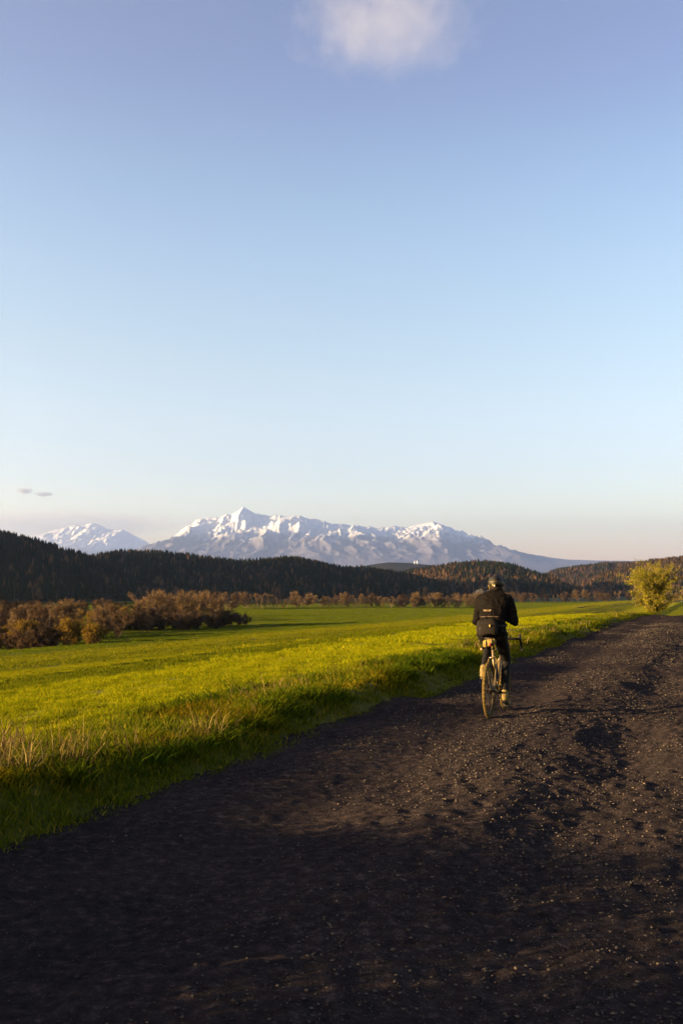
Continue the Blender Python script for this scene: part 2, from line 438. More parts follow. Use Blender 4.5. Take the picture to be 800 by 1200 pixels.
# verge: tussocks of lush grass down to the road, dry straw stalks along the top
def verge_points(n_, s0, s1, a0, a1, power=1.0):
    s_ = s0 + (s1 - s0) * RNG.random(n_) ** power; a_ = a0 + (a1 - a0) * RNG.random(n_)
    return s_, a_
parts = []
for (s0, s1, cnt, hs, ws) in ((-9, 3.8, 1300, 1.0, 1.0), (3.8, 10, 4200, 1.0, 1.1), (10, 18, 3000, 1.0, 1.15), (18, 32, 3200, 1.0, 1.6), (32, 85, 4200, 1.05, 2.6)):
    s_, a_ = verge_points(cnt, s0, s1, -0.22, 3.6)
    keep_ = RNG.random(cnt) < np.clip(0.75 + 0.6 * fbm(s_ * 0.8, a_ * 1.2, 91, 3) - 0.35 * (a_ > 2.6), 0.1, 1)
    s_, a_ = s_[keep_], a_[keep_]
    nb = 16
    S2 = np.repeat(s_, nb) + RNG.normal(0, 0.055, len(s_) * nb); A2 = np.repeat(a_, nb) + RNG.normal(0, 0.055, len(s_) * nb)
    x_, y_ = xy(S2, edge_t(S2) - A2)
    tuft = np.repeat(0.55 + 0.9 * np.clip(0.5 + fbm(s_ * 0.7, a_ * 0.9, 95, 2), 0, 1), nb)
    h = hs * tuft * (0.05 + 0.07 * RNG.random(len(x_))) * np.clip(0.6 + A2 * 0.6, 0.5, 1.0) * np.interp(A2, [0.8, 2.2, 3.6], [1.0, 0.75, 0.55])
    P = np.stack([x_, y_, ground_z(x_, y_) - 0.01], -1)
    parts.append(blades(P, h, ws * (0.0035 + 0.003 * RNG.random(len(x_))), 0.3 + 0.7 * RNG.random(len(x_))))
for (s0, s1, cnt, ws) in ((4, 10, 260, 1.0), (10, 20, 320, 1.2), (20, 45, 320, 1.7)):
    s_, a_ = verge_points(cnt, s0, s1, 0.35, 1.9); k_ = fbm(s_ * 0.45 + 9, a_ * 0.8, 131, 3) > 0.0; s_, a_ = s_[k_], a_[k_]; nb = 26
    S2 = np.repeat(s_, nb) + RNG.normal(0, 0.05, len(s_) * nb); A2 = np.repeat(a_, nb) + RNG.normal(0, 0.05, len(s_) * nb); x_, y_ = xy(S2, edge_t(S2) - A2)
    P = np.stack([x_, y_, ground_z(x_, y_) - 0.01], -1)
    parts.append(blades(P, 0.10 + 0.13 * RNG.random(len(x_)), ws * (0.005 + 0.005 * RNG.random(len(x_))), 0.4 + 0.9 * RNG.random(len(x_)), rnd=0.25 * RNG.random(len(x_))))
V, Fq, r_ = join(parts)
m_verge = leaf_mat('lush_verge_grass', [(0, (0.02584, 0.04651, 0.002964)), (0.5, (0.07106, 0.08786, 0.003952)), (0.85, (0.1292, 0.1227, 0.005928)), (1, (0.2196, 0.168, 0.02174))], 0.35, patch=(0.9, (1.25, 0.85, 0.6), 0.5, 0.7))
vg = link('verge_grass', np_mesh('verge_grass', V, Fq, False, {'rnd': r_}), m_verge)
tag(vg, 'lush green grass tussocks along the bank at the edge of the dirt road', 'grass', kind='stuff')

parts = []
for (s0, s1, cnt, hmul, ws) in ((-12, 4.4, 4400, 2.6, 2.3), (4.6, 9, 330, 1.0, 1.0), (9, 18, 400, 0.9, 1.1), (18, 40, 380, 0.7, 1.6), (40, 80, 220, 0.55, 2.6)):  # first stretch: tall weeds out of view, added to shade the near road
    s_, a_ = verge_points(cnt, s0, s1, 0.55, 2.0)
    cl = fbm(s_ * 0.6, a_ * 0.7, 101, 3)
    k_ = RNG.random(cnt) < np.where(s_ < 4.5, np.clip(0.45 + 1.3 * cl, 0.06, 1), np.clip(0.16 + 2.4 * cl, 0.02, 1)); s_, a_ = s_[k_], a_[k_]
    nb = 7
    S2 = np.repeat(s_, nb) + RNG.normal(0, 0.07, len(s_) * nb); A2 = np.repeat(a_, nb) + RNG.normal(0, 0.07, len(s_) * nb)
    x_, y_ = xy(S2, edge_t(S2) - A2)
    h = hmul * (0.14 + 0.26 * RNG.random(len(x_)) ** 1.6) * np.where(S2 < 4.4, np.interp(S2, [-4, 1.6, 4.4], [1.15, 1.1, 0.4]), 1.0)
    flat = RNG.random(len(x_)) < 0.45
    lean = np.where(flat, 1.2 + 0.7 * RNG.random(len(x_)), 0.2 + 0.5 * RNG.random(len(x_)))
    P = np.stack([x_, y_, ground_z(x_, y_) - 0.01], -1)
    parts.append(blades(P, h, ws * (0.003 + 0.003 * RNG.random(len(x_))), lean, np.repeat(RNG.random(len(s_)) * 6.28, nb) + RNG.normal(0, 0.5, len(x_)), 0.62))
s_ = RNG.uniform(60.5, 62.5, 220); t_ = RNG.uniform(-2.9, 0.8, 220); k_ = fbm(t_ * 1.3, s_ * 0.2, 7, 2) > -0.1; s_, t_ = s_[k_], t_[k_]
x_, y_ = xy(s_, t_); P = np.stack([x_, y_, road_z(s_, t_) - 0.01], -1)
parts.append(blades(P, 0.10 + 0.12 * RNG.random(len(x_)), 0.012 + 0.01 * RNG.random(len(x_)), 0.5 + 0.8 * RNG.random(len(x_))))
V, Fq, r_ = join(parts)
m_straw = leaf_mat('dry_straw', [(0, (0.038, 0.0228, 0.00912)), (0.4, (0.0988, 0.0684, 0.02432)), (1, (0.1976, 0.1444, 0.0532))], 0.25)
dg = link('dry_grass_and_shade_weeds', np_mesh('dry_grass_and_shade_weeds', V, Fq, False, {'rnd': r_}), m_straw)
tag(dg, 'dry straw coloured stalks and dead grass on top of the road bank, with unseen tall weeds added to shade the road', 'dry grass', kind='stuff')

# crop: short green blades over the whole field, laid as patches by geometry nodes
patch_col = bpy.data.collections.new('crop_patches')
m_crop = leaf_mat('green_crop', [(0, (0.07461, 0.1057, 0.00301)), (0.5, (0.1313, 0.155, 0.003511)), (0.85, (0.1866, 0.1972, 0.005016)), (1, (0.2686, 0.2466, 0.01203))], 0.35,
                  patch=(0.22, (0.72, 0.78, 0.8), 0.42, 0.7), band=slope_shade_band)
def make_patch(name, size, cnt, h0, h1, w):
    P = np.stack([(RNG.random(cnt) - .5) * size, (RNG.random(cnt) - .5) * size, np.full(cnt, -0.02)], -1)
    cl = np.clip(0.75 + 0.7 * fbm(P[:, 0] * 4 / size + 5, P[:, 1] * 4 / size, len(name), 2), 0.35, 1.3)
    V, Q, Tt, r_ = blades(P, (h0 + (h1 - h0) * RNG.random(cnt)) * cl + 0.02, w * (0.7 + 0.6 * RNG.random(cnt)), 0.25 + 0.6 * RNG.random(cnt))
    o = bpy.data.objects.new(name, np_mesh(name, V, [Q, Tt], False, {'rnd': r_})); o.data.materials.append(m_crop)
    patch_col.objects.link(o)
for i in range(4): make_patch('crop_patch_a%d' % i, 1.0, 2400, 0.03, 0.075, 0.0035)
for i in range(4): make_patch('crop_patch_b%d' % i, 2.2, 2200, 0.05, 0.09, 0.008)
for i in range(4): make_patch('crop_patch_c%d' % i, 6.5, 1800, 0.09, 0.16, 0.026)
pts = []
def lay(cell, r0, r1, base, a_min, scale_jit):
    m_ = int(r1 * 1.15 / cell) + 2
    gx, gy = np.meshgrid(np.arange(-m_, m_) * cell, np.arange(0, m_) * cell, indexing='ij')
    gx = gx.ravel() + (RNG.random(gx.size) - .5) * cell * 0.4; gy = gy.ravel() + (RNG.random(gy.size) - .5) * cell * 0.4
    rr = np.hypot(gx, gy); s_, t_ = st(gx, gy); a_ = edge_t(s_) - t_
    ok_ = (rr >= r0) & (rr < r1) & (np.abs(gx) < 0.40 * gy + 4 + cell) & ((a_ > a_min) | (a_ < -WIDTH - a_min)) & (gy < 980)
    k = int(ok_.sum())
    pts.append((gx[ok_], gy[ok_], RNG.random(k) * 6.283, scale_jit[0] + scale_jit[1] * RNG.random(k), base + RNG.integers(0, 4, k)))
lay(0.8, 4, 26, 0, 1.7, (0.85, 0.4)); lay(1.75, 26, 85, 4, 2.2, (0.9, 0.4)); lay(5.0, 85, 330, 8, 5.0, (0.9, 0.4)); lay(7.5, 330, 1000, 8, 8.0, (1.3, 0.5))
px_, py_, rot_, scl_, idx_ = [np.concatenate(q) for q in zip(*pts)]
me = bpy.data.meshes.new('crop_field')
me.vertices.add(len(px_)); me.vertices.foreach_set('co', np.stack([px_, py_, ground_z(px_, py_)], -1).astype(np.float32).ravel())
for nm, arr, ty in (('rot', rot_, 'FLOAT'), ('scl', scl_, 'FLOAT'), ('idx', idx_, 'INT')):
    a = me.attributes.new(nm, ty, 'POINT'); a.data.foreach_set('value', arr.astype(np.int32 if ty == 'INT' else np.float32))
crop = link('crop_field', me)
ng = bpy.data.node_groups.new('lay_crop', 'GeometryNodeTree')
ng.interface.new_socket('Geometry', in_out='INPUT', socket_type='NodeSocketGeometry'); ng.interface.new_socket('Geometry', in_out='OUTPUT', socket_type='NodeSocketGeometry')
gi, go = ng.nodes.new('NodeGroupInput'), ng.nodes.new('NodeGroupOutput')
ci = ng.nodes.new('GeometryNodeCollectionInfo'); ci.inputs['Collection'].default_value = patch_col
ci.inputs['Separate Children'].default_value = True; ci.inputs['Reset Children'].default_value = True
ip = ng.nodes.new('GeometryNodeInstanceOnPoints'); ip.inputs['Pick Instance'].default_value = True
def named(nm, ty):
    q = ng.nodes.new('GeometryNodeInputNamedAttribute'); q.data_type = ty; q.inputs['Name'].default_value = nm; return q.outputs['Attribute']
cx = ng.nodes.new('ShaderNodeCombineXYZ'); ng.links.new(named('rot', 'FLOAT'), cx.inputs['Z'])
ng.links.new(gi.outputs[0], ip.inputs['Points']); ng.links.new(ci.outputs[0], ip.inputs['Instance'])
ng.links.new(named('idx', 'INT'), ip.inputs['Instance Index']); ng.links.new(cx.outputs[0], ip.inputs['Rotation'])
ng.links.new(named('scl', 'FLOAT'), ip.inputs['Scale']); ng.links.new(ip.outputs[0], go.inputs[0])
crop.modifiers.new('crop', 'NODES').node_group = ng
tag(crop, 'short bright green crop covering the field', 'crop', kind='stuff')

# ------------------------------------------------------------------ forested hills
def conifer_forest(name, x_, y_, z_, h_, rnd_, broad, label, mat):
    """many small spruces (three ragged tiers each) and some broader crowns, joined because nobody could count them"""
    n_ = len(x_); k = 6
    rad = h_ * (0.15 + 0.06 * RNG.random(n_)) * np.where(broad, 1.7, 1.0)
    base = np.where(broad[:, None], np.array([[0.12, 0.30, 0.52]]), np.array([[0.10, 0.34, 0.60]]))
    top = np.where(broad[:, None], np.array([[0.62, 0.85, 0.97]]), np.array([[0.55, 0.78, 1.0]]))
    wid = np.where(broad[:, None], np.array([[0.95, 1.0, 0.72]]), np.array([[1.0, 0.72, 0.42]]))
    V = np.empty((n_, 3, k + 1, 3)); ph = RNG.random((n_, 3)) * 6.28
    for tier in range(3):
        for j in range(k):
            a = ph[:, tier] + 6.283 * j / k
            rr = rad * wid[:, tier] * (0.7 + 0.6 * RNG.random(n_)); dz = h_ * base[:, tier] * (0.9 + 0.25 * RNG.random(n_))
            V[:, tier, j] = np.stack([x_ + rr * np.cos(a), y_ + rr * np.sin(a), z_ + dz], -1)
        V[:, tier, k] = np.stack([x_ + RNG.normal(0, 0.15, n_), y_ + RNG.normal(0, 0.15, n_), z_ + h_ * top[:, tier]], -1)
    b_ = (np.arange(n_ * 3) * (k + 1))[:, None, None]
    f_ = np.array([[j, (j + 1) % k, k] for j in range(k)])[None]
    Fs = (b_ + f_).reshape(-1, 3)
    o = link(name, np_mesh(name, V.reshape(-1, 3), [Fs], False, {'rnd': np.repeat(rnd_, 3 * (k + 1))}), mat)
    return tag(o, label, 'forest', kind='stuff')

m_forest = leaf_mat('conifer_needles', [(0, (0.008, 0.013, 0.009)), (0.45, (0.016, 0.020, 0.011)), (0.62, (0.040, 0.028, 0.015)), (1, (0.085, 0.048, 0.025))], 0.1)
m_hill = pmat('forest_floor', (0.010, 0.012, 0.008), 0.95, noise=((0.030, 0.022, 0.012), 0.01, 0.2), spec=0.0)
def hill(name, prof, d, wf, wb, th, label, bend=None, step=None, ntree=0, brown=0.1, wrange=None, flabel=''):
    prof = np.array(prof, float)
    xs = (prof[:, 0] - 400) / F * d; zs = (690 - prof[:, 1]) / F * d + CAM_H - th * 0.88
    gap = (step or d / 220.0)
    k_ = 1.8 if d == 1200 else 1.0
    gx = np.arange(xs[0], xs[-1], gap); gy = np.arange(-wf * k_, wb * k_ + gap, gap)
    def yc(x): return d + 0.05 * d * fbm(x / 320.0, x * 0, int(d), 2) + (bend(x) if bend else 0)
    def hz(x, y):
        r_ = np.interp(x, xs, zs); v = y - yc(x)
        w_ = 1 + 0.8 * sstep(-450, -1200, x) * (d == 1200)
        q = np.clip(np.where(v < 0, -v / wf, v / wb) / w_, 0, 1)
        f = 0.5 + 0.5 * np.cos(np.pi * q)
        return VALLEY - 5 + (r_ - VALLEY + 5) * f + 14 * fbm(x / 140.0, y / 140.0, int(d) + 3, 3) * f * q * 2
    GX, GV = np.meshgrid(gx, gy, indexing='ij'); GY = GV + yc(GX)
    me = np_mesh(name, np.stack([GX, GY, hz(GX, GY)], -1).reshape(-1, 3), [grid_faces(len(gx), len(gy))], True)
    tag(link(name, me, m_hill), label, 'hill', kind='structure')
    if ntree:
        lo, hi = [(w - 400) / F * d for w in wrange]
        x_ = lo + (hi - lo) * RNG.random(ntree); y_ = yc(x_) - wf * 0.93 + (wf * 0.93 + wb * 0.2) * RNG.random(ntree)
        gap_ = fbm(x_ / 90.0, y_ / 90.0, int(d) + 9, 3)
        ok = gap_ > -0.62; x_, y_ = x_[ok], y_[ok]
        z_ = hz(x_, y_) - 0.5; ok = z_ > VALLEY + 1.5; x_, y_, z_ = x_[ok], y_[ok], z_[ok]
        k = len(x_)
        cl = fbm(x_ / 120.0, y_ / 60.0, int(d) + 13, 3)
        isb = RNG.random(k) < np.clip(brown + 0.9 * brown * cl * 2, 0, 0.95)
        rnd_ = np.where(isb, 0.58 + 0.42 * RNG.random(k), 0.5 * RNG.random(k))
        h_ = th * (0.65 + 0.5 * RNG.random(k)) * (0.85 + 0.3 * vnoise(x_ / 40, y_ / 40, 3))
        conifer_forest('forest', x_, y_, z_, h_, rnd_, isb & (RNG.random(k) < 0.6), flabel, m_forest)
    return hz

bend_a = lambda x: -330 * sstep(-400, -1050, x)
hill('hill', [(-1500, 375), (-1100, 360), (-800, 395), (-500, 480), (-250, 582), (-100, 606), (0, 621), (30, 629), (70, 641), (100, 650), (130, 662), (165, 680), (200, 694), (240, 704)],
     1200, 430, 420, 14, 'steep wooded hill rising above the bare thicket', bend_a, 9, 14000, 0.05, (-420, 240), 'dark spruce forest on the steep hill above the bare thicket')
hill('hill', [(30, 690), (60, 670), (90, 656), (110, 648), (150, 643), (200, 647), (240, 652), (280, 656), (310, 655), (335, 652), (350, 652), (370, 656), (400, 664), (430, 664), (460, 669), (480, 674), (510, 686), (540, 700)],
     1500, 430, 400, 14, 'long low wooded ridge below the highest snowy peak', None, 10, 14000, 0.10, (35, 530), 'dark spruce forest along the long low ridge below the highest peak')
hill('hill', [(410, 700), (440, 684), (465, 672), (490, 666), (510, 662), (530, 660), (555, 658), (580, 658), (600, 661), (620, 669), (640, 682), (660, 693), (680, 702)],
     1720, 430, 380, 15, 'rounded wooded hill behind the cyclist', None, 10, 9000, 0.45, (415, 675), 'half sunlit brown and green forest on the rounded hill behind the cyclist')
hill('hill', [(560, 700), (600, 684), (625, 676), (645, 671), (660, 665), (690, 661), (720, 658), (760, 657), (800, 655), (860, 650), (950, 648)],
     3000, 700, 600, 17, 'distant hazy wooded ridge closing the valley', None, 18, 13000, 0.5, (570, 860), 'hazy brown forest on the distant ridge closing the valley')
hill('hill', [(640, 704), (665, 690), (680, 683), (700, 674), (720, 667), (740, 660), (770, 655), (800, 653), (830, 650), (900, 640), (1050, 630)],
     1950, 480, 420, 15, 'wooded hillside behind the lone green tree', None, 11, 12000, 0.55, (645, 880), 'reddish brown sunlit forest on the hillside behind the lone green tree')
foot_z = hill('hill', [(330, 676), (380, 668), (430, 661), (455, 658), (480, 659), (520, 664), (570, 672), (640, 676), (720, 680)],
     6000, 1300, 1000, 6, 'pale low foothill far out before the mountains', None, 40)

# ------------------------------------------------------------------ mountains
m_mt, n, l, p = new_mat('snow_rock_and_haze_tinted_forest')
g = n.new('ShaderNodeNewGeometry'); sp = n.new('ShaderNodeSeparateXYZ')
ps = n.new('ShaderNodeVectorMath'); ps.operation = 'SCALE'; ps.inputs['Scale'].default_value = 1 / 1.6; l.new(g.outputs['Position'], ps.inputs[0]); l.new(ps.outputs[0], sp.inputs[0])
sn = n.new('ShaderNodeSeparateXYZ'); l.new(g.outputs['Normal'], sn.inputs[0])
nz = noise_node(n, l, ps.outputs[0], 0.0022, 6, 0.65)
a1 = n.new('ShaderNodeMath'); a1.operation = 'MULTIPLY_ADD'; l.new(nz, a1.inputs[0]); a1.inputs[1].default_value = 620; l.new(sp.outputs['Z'], a1.inputs[2])
a2 = n.new('ShaderNodeMath'); a2.operation = 'MULTIPLY_ADD'; l.new(sn.outputs['Z'], a2.inputs[0]); a2.inputs[1].default_value = 420; l.new(a1.outputs[0], a2.inputs[2])
mr = n.new('ShaderNodeMapRange'); l.new(a2.outputs[0], mr.inputs[0]); mr.inputs[1].default_value = 1480; mr.inputs[2].default_value = 1760
rock = ramp(n, l, noise_node(n, l, ps.outputs[0], 0.006, 5), [(0.3, (0.09, 0.085, 0.095)), (0.7, (0.14, 0.13, 0.14))])
low = n.new('ShaderNodeMapRange'); l.new(sp.outputs['Z'], low.inputs[0]); low.inputs[1].default_value = 520; low.inputs[2].default_value = 820
c = mixc(n, l, low.outputs[0], (0.105, 0.095, 0.120), rock)  # pale lilac of the lower slopes paints extra haze into the forest colour
c = mixc(n, l, mr.outputs[0], c, (0.56, 0.57, 0.59))
l.new(c, p.inputs['Base Color']); p.inputs['Roughness'].default_value = 0.85; p.inputs['Specular IOR Level'].default_value = 0.15

def mountains(name, prof, D, wf, wb, px0, px1, cols, rows, seed, base, label, spur=520):
    prof = np.array(prof, float); K = 1.6; D = D * K; wf = wf * K; wb = wb * K; base = base * K
    pxs = np.linspace(px0, px1, cols)
    v = np.concatenate([np.linspace(-wf, 0, rows * 2 // 3), np.linspace(0, wb, rows // 3)[1:]])
    PX, Vv = np.meshgrid(pxs, v, indexing='ij')
    X = (PX - 400) / F * D
    yc = D + 500 * K * fbm(X / K / 2600.0, X * 0, seed, 3)
    Y = yc + Vv
    zr = np.interp(PX, prof[:, 0], (690 - prof[:, 1]) / F * D)
    q = np.clip(np.where(Vv < 0, -Vv / wf, Vv / wb), 0, 1)
    apron = base * sstep(1.0, 0.35, q)
    gfun = np.where(Vv < 0, (1 - q) ** 2.3, (1 - q) ** 1.5)
    XK, YK = X / K, Y / K
    wx = XK + 420 * fbm(XK / 1500.0, YK / 1500.0, seed + 2, 3)
    spurs = ridged(wx / 1100.0, YK / 3000.0, seed + 5, 6, 0.6) - 0.62
    fine = ridged(XK / 380.0, YK / 460.0, seed + 9, 5, 0.65) - 0.6
    rel = np.clip(zr - base, 0, None)
    Z = apron + rel * gfun + K * spur * spurs * np.clip(rel / 900 / K, 0, 1) * 4 * np.clip(gfun - 0.03, 0, 1) * (1 - gfun * 0.92) + K * 230 * fine * np.clip(rel / 800 / K, 0, 1) * np.clip(gfun * 2 - 0.15, 0, 1) * (1 - 0.7 * gfun ** 6)
    Z = np.where(q > 0.995, VALLEY - 20, Z)
    o = link(name, np_mesh(name, np.stack([X, Y, Z], -1).reshape(-1, 3), [grid_faces(cols, len(v))], False), m_mt)
    return tag(o, label, 'mountains', kind='structure')
MAIN = [(-60, 662), (60, 660), (140, 655), (180, 643), (195, 637), (205, 630), (215, 620), (230, 613), (245, 608), (258, 606), (268, 603), (275, 601), (281, 597), (285, 594), (290, 598), (298, 603), (310, 605), (320, 607), (332, 606), (345, 606), (352, 605),
        (360, 608), (375, 611), (390, 613), (400, 613), (408, 615), (418, 614), (428, 617), (440, 619), (455, 619), (468, 619), (480, 617), (490, 615), (500, 613), (507, 612), (515, 614), (525, 619), (535, 623), (545, 627), (553, 627), (560, 629),
        (572, 636), (585, 643), (600, 650), (620, 656), (650, 660), (700, 663), (900, 668)]
mountains('mountain_range', MAIN, 20000, 8500, 3600, -60, 900, 900, 210, 3, 470, 'long snow capped mountain range with one sharp pointed peak')
LEFT = [(-90, 640), (-20, 634), (20, 630), (45, 628), (60, 623), (80, 617), (95, 615), (107, 611), (115, 614), (125, 619), (138, 620), (150, 622), (165, 630), (185, 641), (215, 655), (260, 664)]
mountains('mountain_range', LEFT, 27000, 7500, 2000, -90, 260, 380, 170, 17, 560, 'lower hazy snowy massif under the cloud bank beside the main range', 420)

# ------------------------------------------------------------------ broadleaf trees
def gen_tree(seed, H, spread, stems, limbs, r0, twigs, twig_len, twig_w, low=0.25, leaves=0, leaf=0.06, droop=0.0):
    """returns trunk mesh, twig (crown) mesh, leaf mesh: tapered stems, limbs and boughs, then thin twigs spread over them"""
    rg = random.Random(seed); wood = MB(); segs = []
    def path(p, d, L, r, k, n, curl, up):
        pts = [p]; rs = [r]
        for i in range(k):
            d = (d + Vector((rg.gauss(0, curl), rg.gauss(0, curl), rg.gauss(0, curl) + up))).normalized()
            p = p + d * L / k; pts.append(p); rs.append(r * (1 - 0.8 * (i + 1) / k))
        wood.tube(pts, rs, n); return pts, rs
    for sidx in range(stems):
        ang = 6.283 * sidx / stems + rg.random(); tilt = 0.08 if stems == 1 else 0.30 + 0.35 * rg.random()
        d = Vector((math.cos(ang) * tilt, math.sin(ang) * tilt, 1)).normalized()
        hs = H * (0.82 if stems == 1 else 0.65 + 0.3 * rg.random())
        pts, rs = path(Vector((math.cos(ang) * 0.1 * (stems > 1), math.sin(ang) * 0.1 * (stems > 1), -0.15)), d, hs, r0 * (1 if stems == 1 else 0.6), 7, 7, 0.07, 0.05)
        for i in range(max(3, limbs // stems)):
            f = low + (0.98 - low) * (i + rg.random()) / max(3, limbs // stems)
            j = min(int(f * 7), 6); fr = f * 7 - j; p = pts[j].lerp(pts[j + 1], fr)
            a2 = rg.random() * 6.283; env = math.sin(math.pi * min(max((f - low * 0.6) / (1.12 - low * 0.6), 0.05), 1)) ** 0.6
            L = spread * (0.65 + 0.5 * rg.random()) * max(env, 0.35)
            d2 = Vector((math.cos(a2), math.sin(a2), 0.25 + 0.6 * f)).normalized()
            q, qr = path(p, d2, L, max(rs[j] * 0.55, 0.02), 5, 5, 0.16, 0.10 - droop)
            for u, w in zip(q[1:-1], q[2:]): segs.append((u, w))
            for k2 in range(5):
                m = rg.randrange(1, 5); p3 = q[m].lerp(q[m + 1], rg.random())
                d3 = ((q[m + 1] - q[m]).normalized() + Vector((rg.gauss(0, .7), rg.gauss(0, .7), rg.gauss(0.2, .5)))).normalized()
                q3, _ = path(p3, d3, L * (0.35 + 0.3 * rg.random()), max(qr[m] * 0.5, 0.012), 3, 4, 0.2, 0.06 - droop)
                for u, w in zip(q3[:-1], q3[1:]): segs.append((u, w)); segs.append((u, w))
        segs.append((pts[-2], pts[-1])); segs.append((pts[-3], pts[-2]))
    wm = wood.mesh('trunk')
    rn = np.random.default_rng(seed)
    A = np.array([[*u, *w] for u, w in segs]); pick = rn.integers(0, len(A), twigs); f = rn.random(twigs)[:, None]
    p0 = A[pick, :3] * (1 - f) + A[pick, 3:] * f
    dd = A[pick, 3:] - A[pick, :3]; dd /= np.linalg.norm(dd, axis=1)[:, None] + 1e-6
    dd = dd * 0.7 + rn.normal(0, 0.55, (twigs, 3)) + np.array([0, 0, 0.25 - droop * 2]); dd /= np.linalg.norm(dd, axis=1)[:, None]
    Lg = twig_len * (0.4 + 0.8 * rn.random(twigs))[:, None]; p1 = p0 + dd * Lg
    side = np.cross(dd, rn.normal(0, 1, (twigs, 3))); side /= np.linalg.norm(side, axis=1)[:, None] + 1e-6; side *= twig_w * (0.6 + 0.8 * rn.random(twigs))[:, None]
    mid = (p0 + p1) / 2 + rn.normal(0, 0.06 * twig_len, (twigs, 3))
    V = np.stack([p0 - side, p0 + side, mid + side * .8, mid - side * .8, p1], 1).reshape(-1, 3); b_ = (np.arange(twigs) * 5)[:, None]
    cm = np_mesh('crown', V, [b_ + np.array([[0, 1, 2, 3]]), b_ + np.array([[3, 2, 4]])], False, {'rnd': np.repeat(rn.random(twigs), 5)})
    lm = None
    if leaves:
        pk = rn.integers(0, twigs, leaves); ff = rn.random(leaves)[:, None] ** 0.6
        c_ = p0[pk] * (1 - ff) + p1[pk] * ff + rn.normal(0, leaf * 0.8, (leaves, 3))
        u = rn.normal(0, 1, (leaves, 3)); u /= np.linalg.norm(u, axis=1)[:, None]; w = np.cross(u, rn.normal(0, 1, (leaves, 3))); w /= np.linalg.norm(w, axis=1)[:, None] + 1e-6
        sc_ = leaf * (0.6 + 0.8 * rn.random(leaves))[:, None]
        V = np.stack([c_ - u * sc_, c_ + w * sc_ * .5, c_ + u * sc_, c_ - w * sc_ * .5], 1).reshape(-1, 3)
        lm = np_mesh('leaves', V, [(np.arange(leaves) * 4)[:, None] + np.array([[0, 1, 2, 3]])], False, {'rnd': np.repeat(rn.random(leaves), 4)})
    return wm, cm, lm

m_bark = pmat('brown_bark', (0.03, 0.02, 0.014), 0.9, noise=((0.065, 0.045, 0.03), 3.0, 0.2), spec=0.15)
m_bark_pale = pmat('pale_grey_bark', (0.08, 0.06, 0.042), 0.9, noise=((0.14, 0.10, 0.07), 2.0, 0.2), spec=0.15)
def twig_mat(name, c0, c1, tr=0.15): return leaf_mat(name, [(0, c0), (1, c1)], tr)
m_tw_brown = twig_mat('reddish_brown_twigs', (0.03448, 0.02323, 0.0149), (0.1231, 0.07548, 0.03875))
m_tw_tan = twig_mat('tan_twigs', (0.06156, 0.04064, 0.02236), (0.1909, 0.122, 0.05664))
m_tw_dark = twig_mat('dark_brown_twigs', (0.0134, 0.01129, 0.009274), (0.04788, 0.03161, 0.01971))
m_tw_pale = twig_mat('pale_grey_twigs', (0.0864, 0.0792, 0.0792), (0.1872, 0.1728, 0.1656))
m_lf_ochre = leaf_mat('ochre_catkins', [(0, (0.08208, 0.05198, 0.00684)), (1, (0.2326, 0.1436, 0.01368))], 0.3)
m_lf_green = leaf_mat('young_yellow_green_leaves', [(0, (0.08346, 0.09542, 0.006624)), (0.6, (0.1837, 0.1734, 0.009936)), (1, (0.3339, 0.2689, 0.01987))], 0.4)

KIND = {}
def kind(key, mats, *a, **k): KIND[key] = (gen_tree(*a, **k), mats)
kind('round', (m_bark, m_tw_tan), 1, 10, 3.4, 1, 26, 0.16, 10500, 1.0, 0.0124, low=0.18)
kind('round2', (m_bark, m_tw_brown), 2, 10, 3.0, 2, 26, 0.16, 10500, 1.0, 0.0124, low=0.15)
kind('wide', (m_bark, m_tw_tan), 3, 10, 4.0, 3, 30, 0.16, 12000, 1.0, 0.0136, low=0.12)
kind('tall', (m_bark_pale, m_tw_tan), 4, 11, 1.3, 3, 26, 0.24, 6000, 0.9, 0.0112, low=0.25)
kind('tall2', (m_bark_pale, m_tw_brown), 5, 11, 1.7, 1, 24, 0.15, 6000, 0.9, 0.0112, low=0.3)
kind('dark', (m_bark, m_tw_dark), 6, 9, 3.0, 2, 24, 0.15, 9750, 0.9, 0.0136, low=0.12)
kind('shrub', (m_bark, m_tw_dark), 7, 4, 2.0, 6, 24, 0.08, 9000, 0.7, 0.0112, low=0.08)
kind('shrub2', (m_bark, m_tw_brown), 8, 4, 2.2, 6, 24, 0.08, 9000, 0.7, 0.0112, low=0.08)
kind('pale', (m_bark_pale, m_tw_pale), 9, 9, 2.6, 2, 22, 0.14, 7500, 0.9, 0.0124, low=0.2)
kind('ochre', (m_bark, m_tw_brown, m_lf_ochre), 10, 4.5, 2.4, 6, 30, 0.09, 7500, 0.6, 0.0087, low=0.1, leaves=9000, leaf=0.10)
kind('ochre2', (m_bark, m_tw_tan, m_lf_ochre), 13, 8, 2.8, 3, 28, 0.12, 7500, 0.8, 0.0099, low=0.15, leaves=6000, leaf=0.12)
BASEH = {'round': 10, 'round2': 10, 'wide': 10, 'tall': 11, 'tall2': 11, 'dark': 9, 'shrub': 4, 'shrub2': 4, 'pale': 9, 'ochre': 4.5, 'ochre2': 8}
def plant(key, name, px, d, H, label, cat, group=None, zz=None, wide=1.0):
    x, y = at(px, d); z = gz(x, y) if zz is None else zz
    (wm, cm, lm), mats = KIND[key]
    o = empty(name, (x, y, z - 0.05), random.random() * 6.283); s_ = H / BASEH[key]; o.scale = (s_ * wide, s_ * wide, s_)
    link('trunk', wm, mats[0], o)
    link('crown', cm, mats[1], o)
    if lm: link('leaves', lm, mats[2], o)
    return tag(o, label, cat, group)

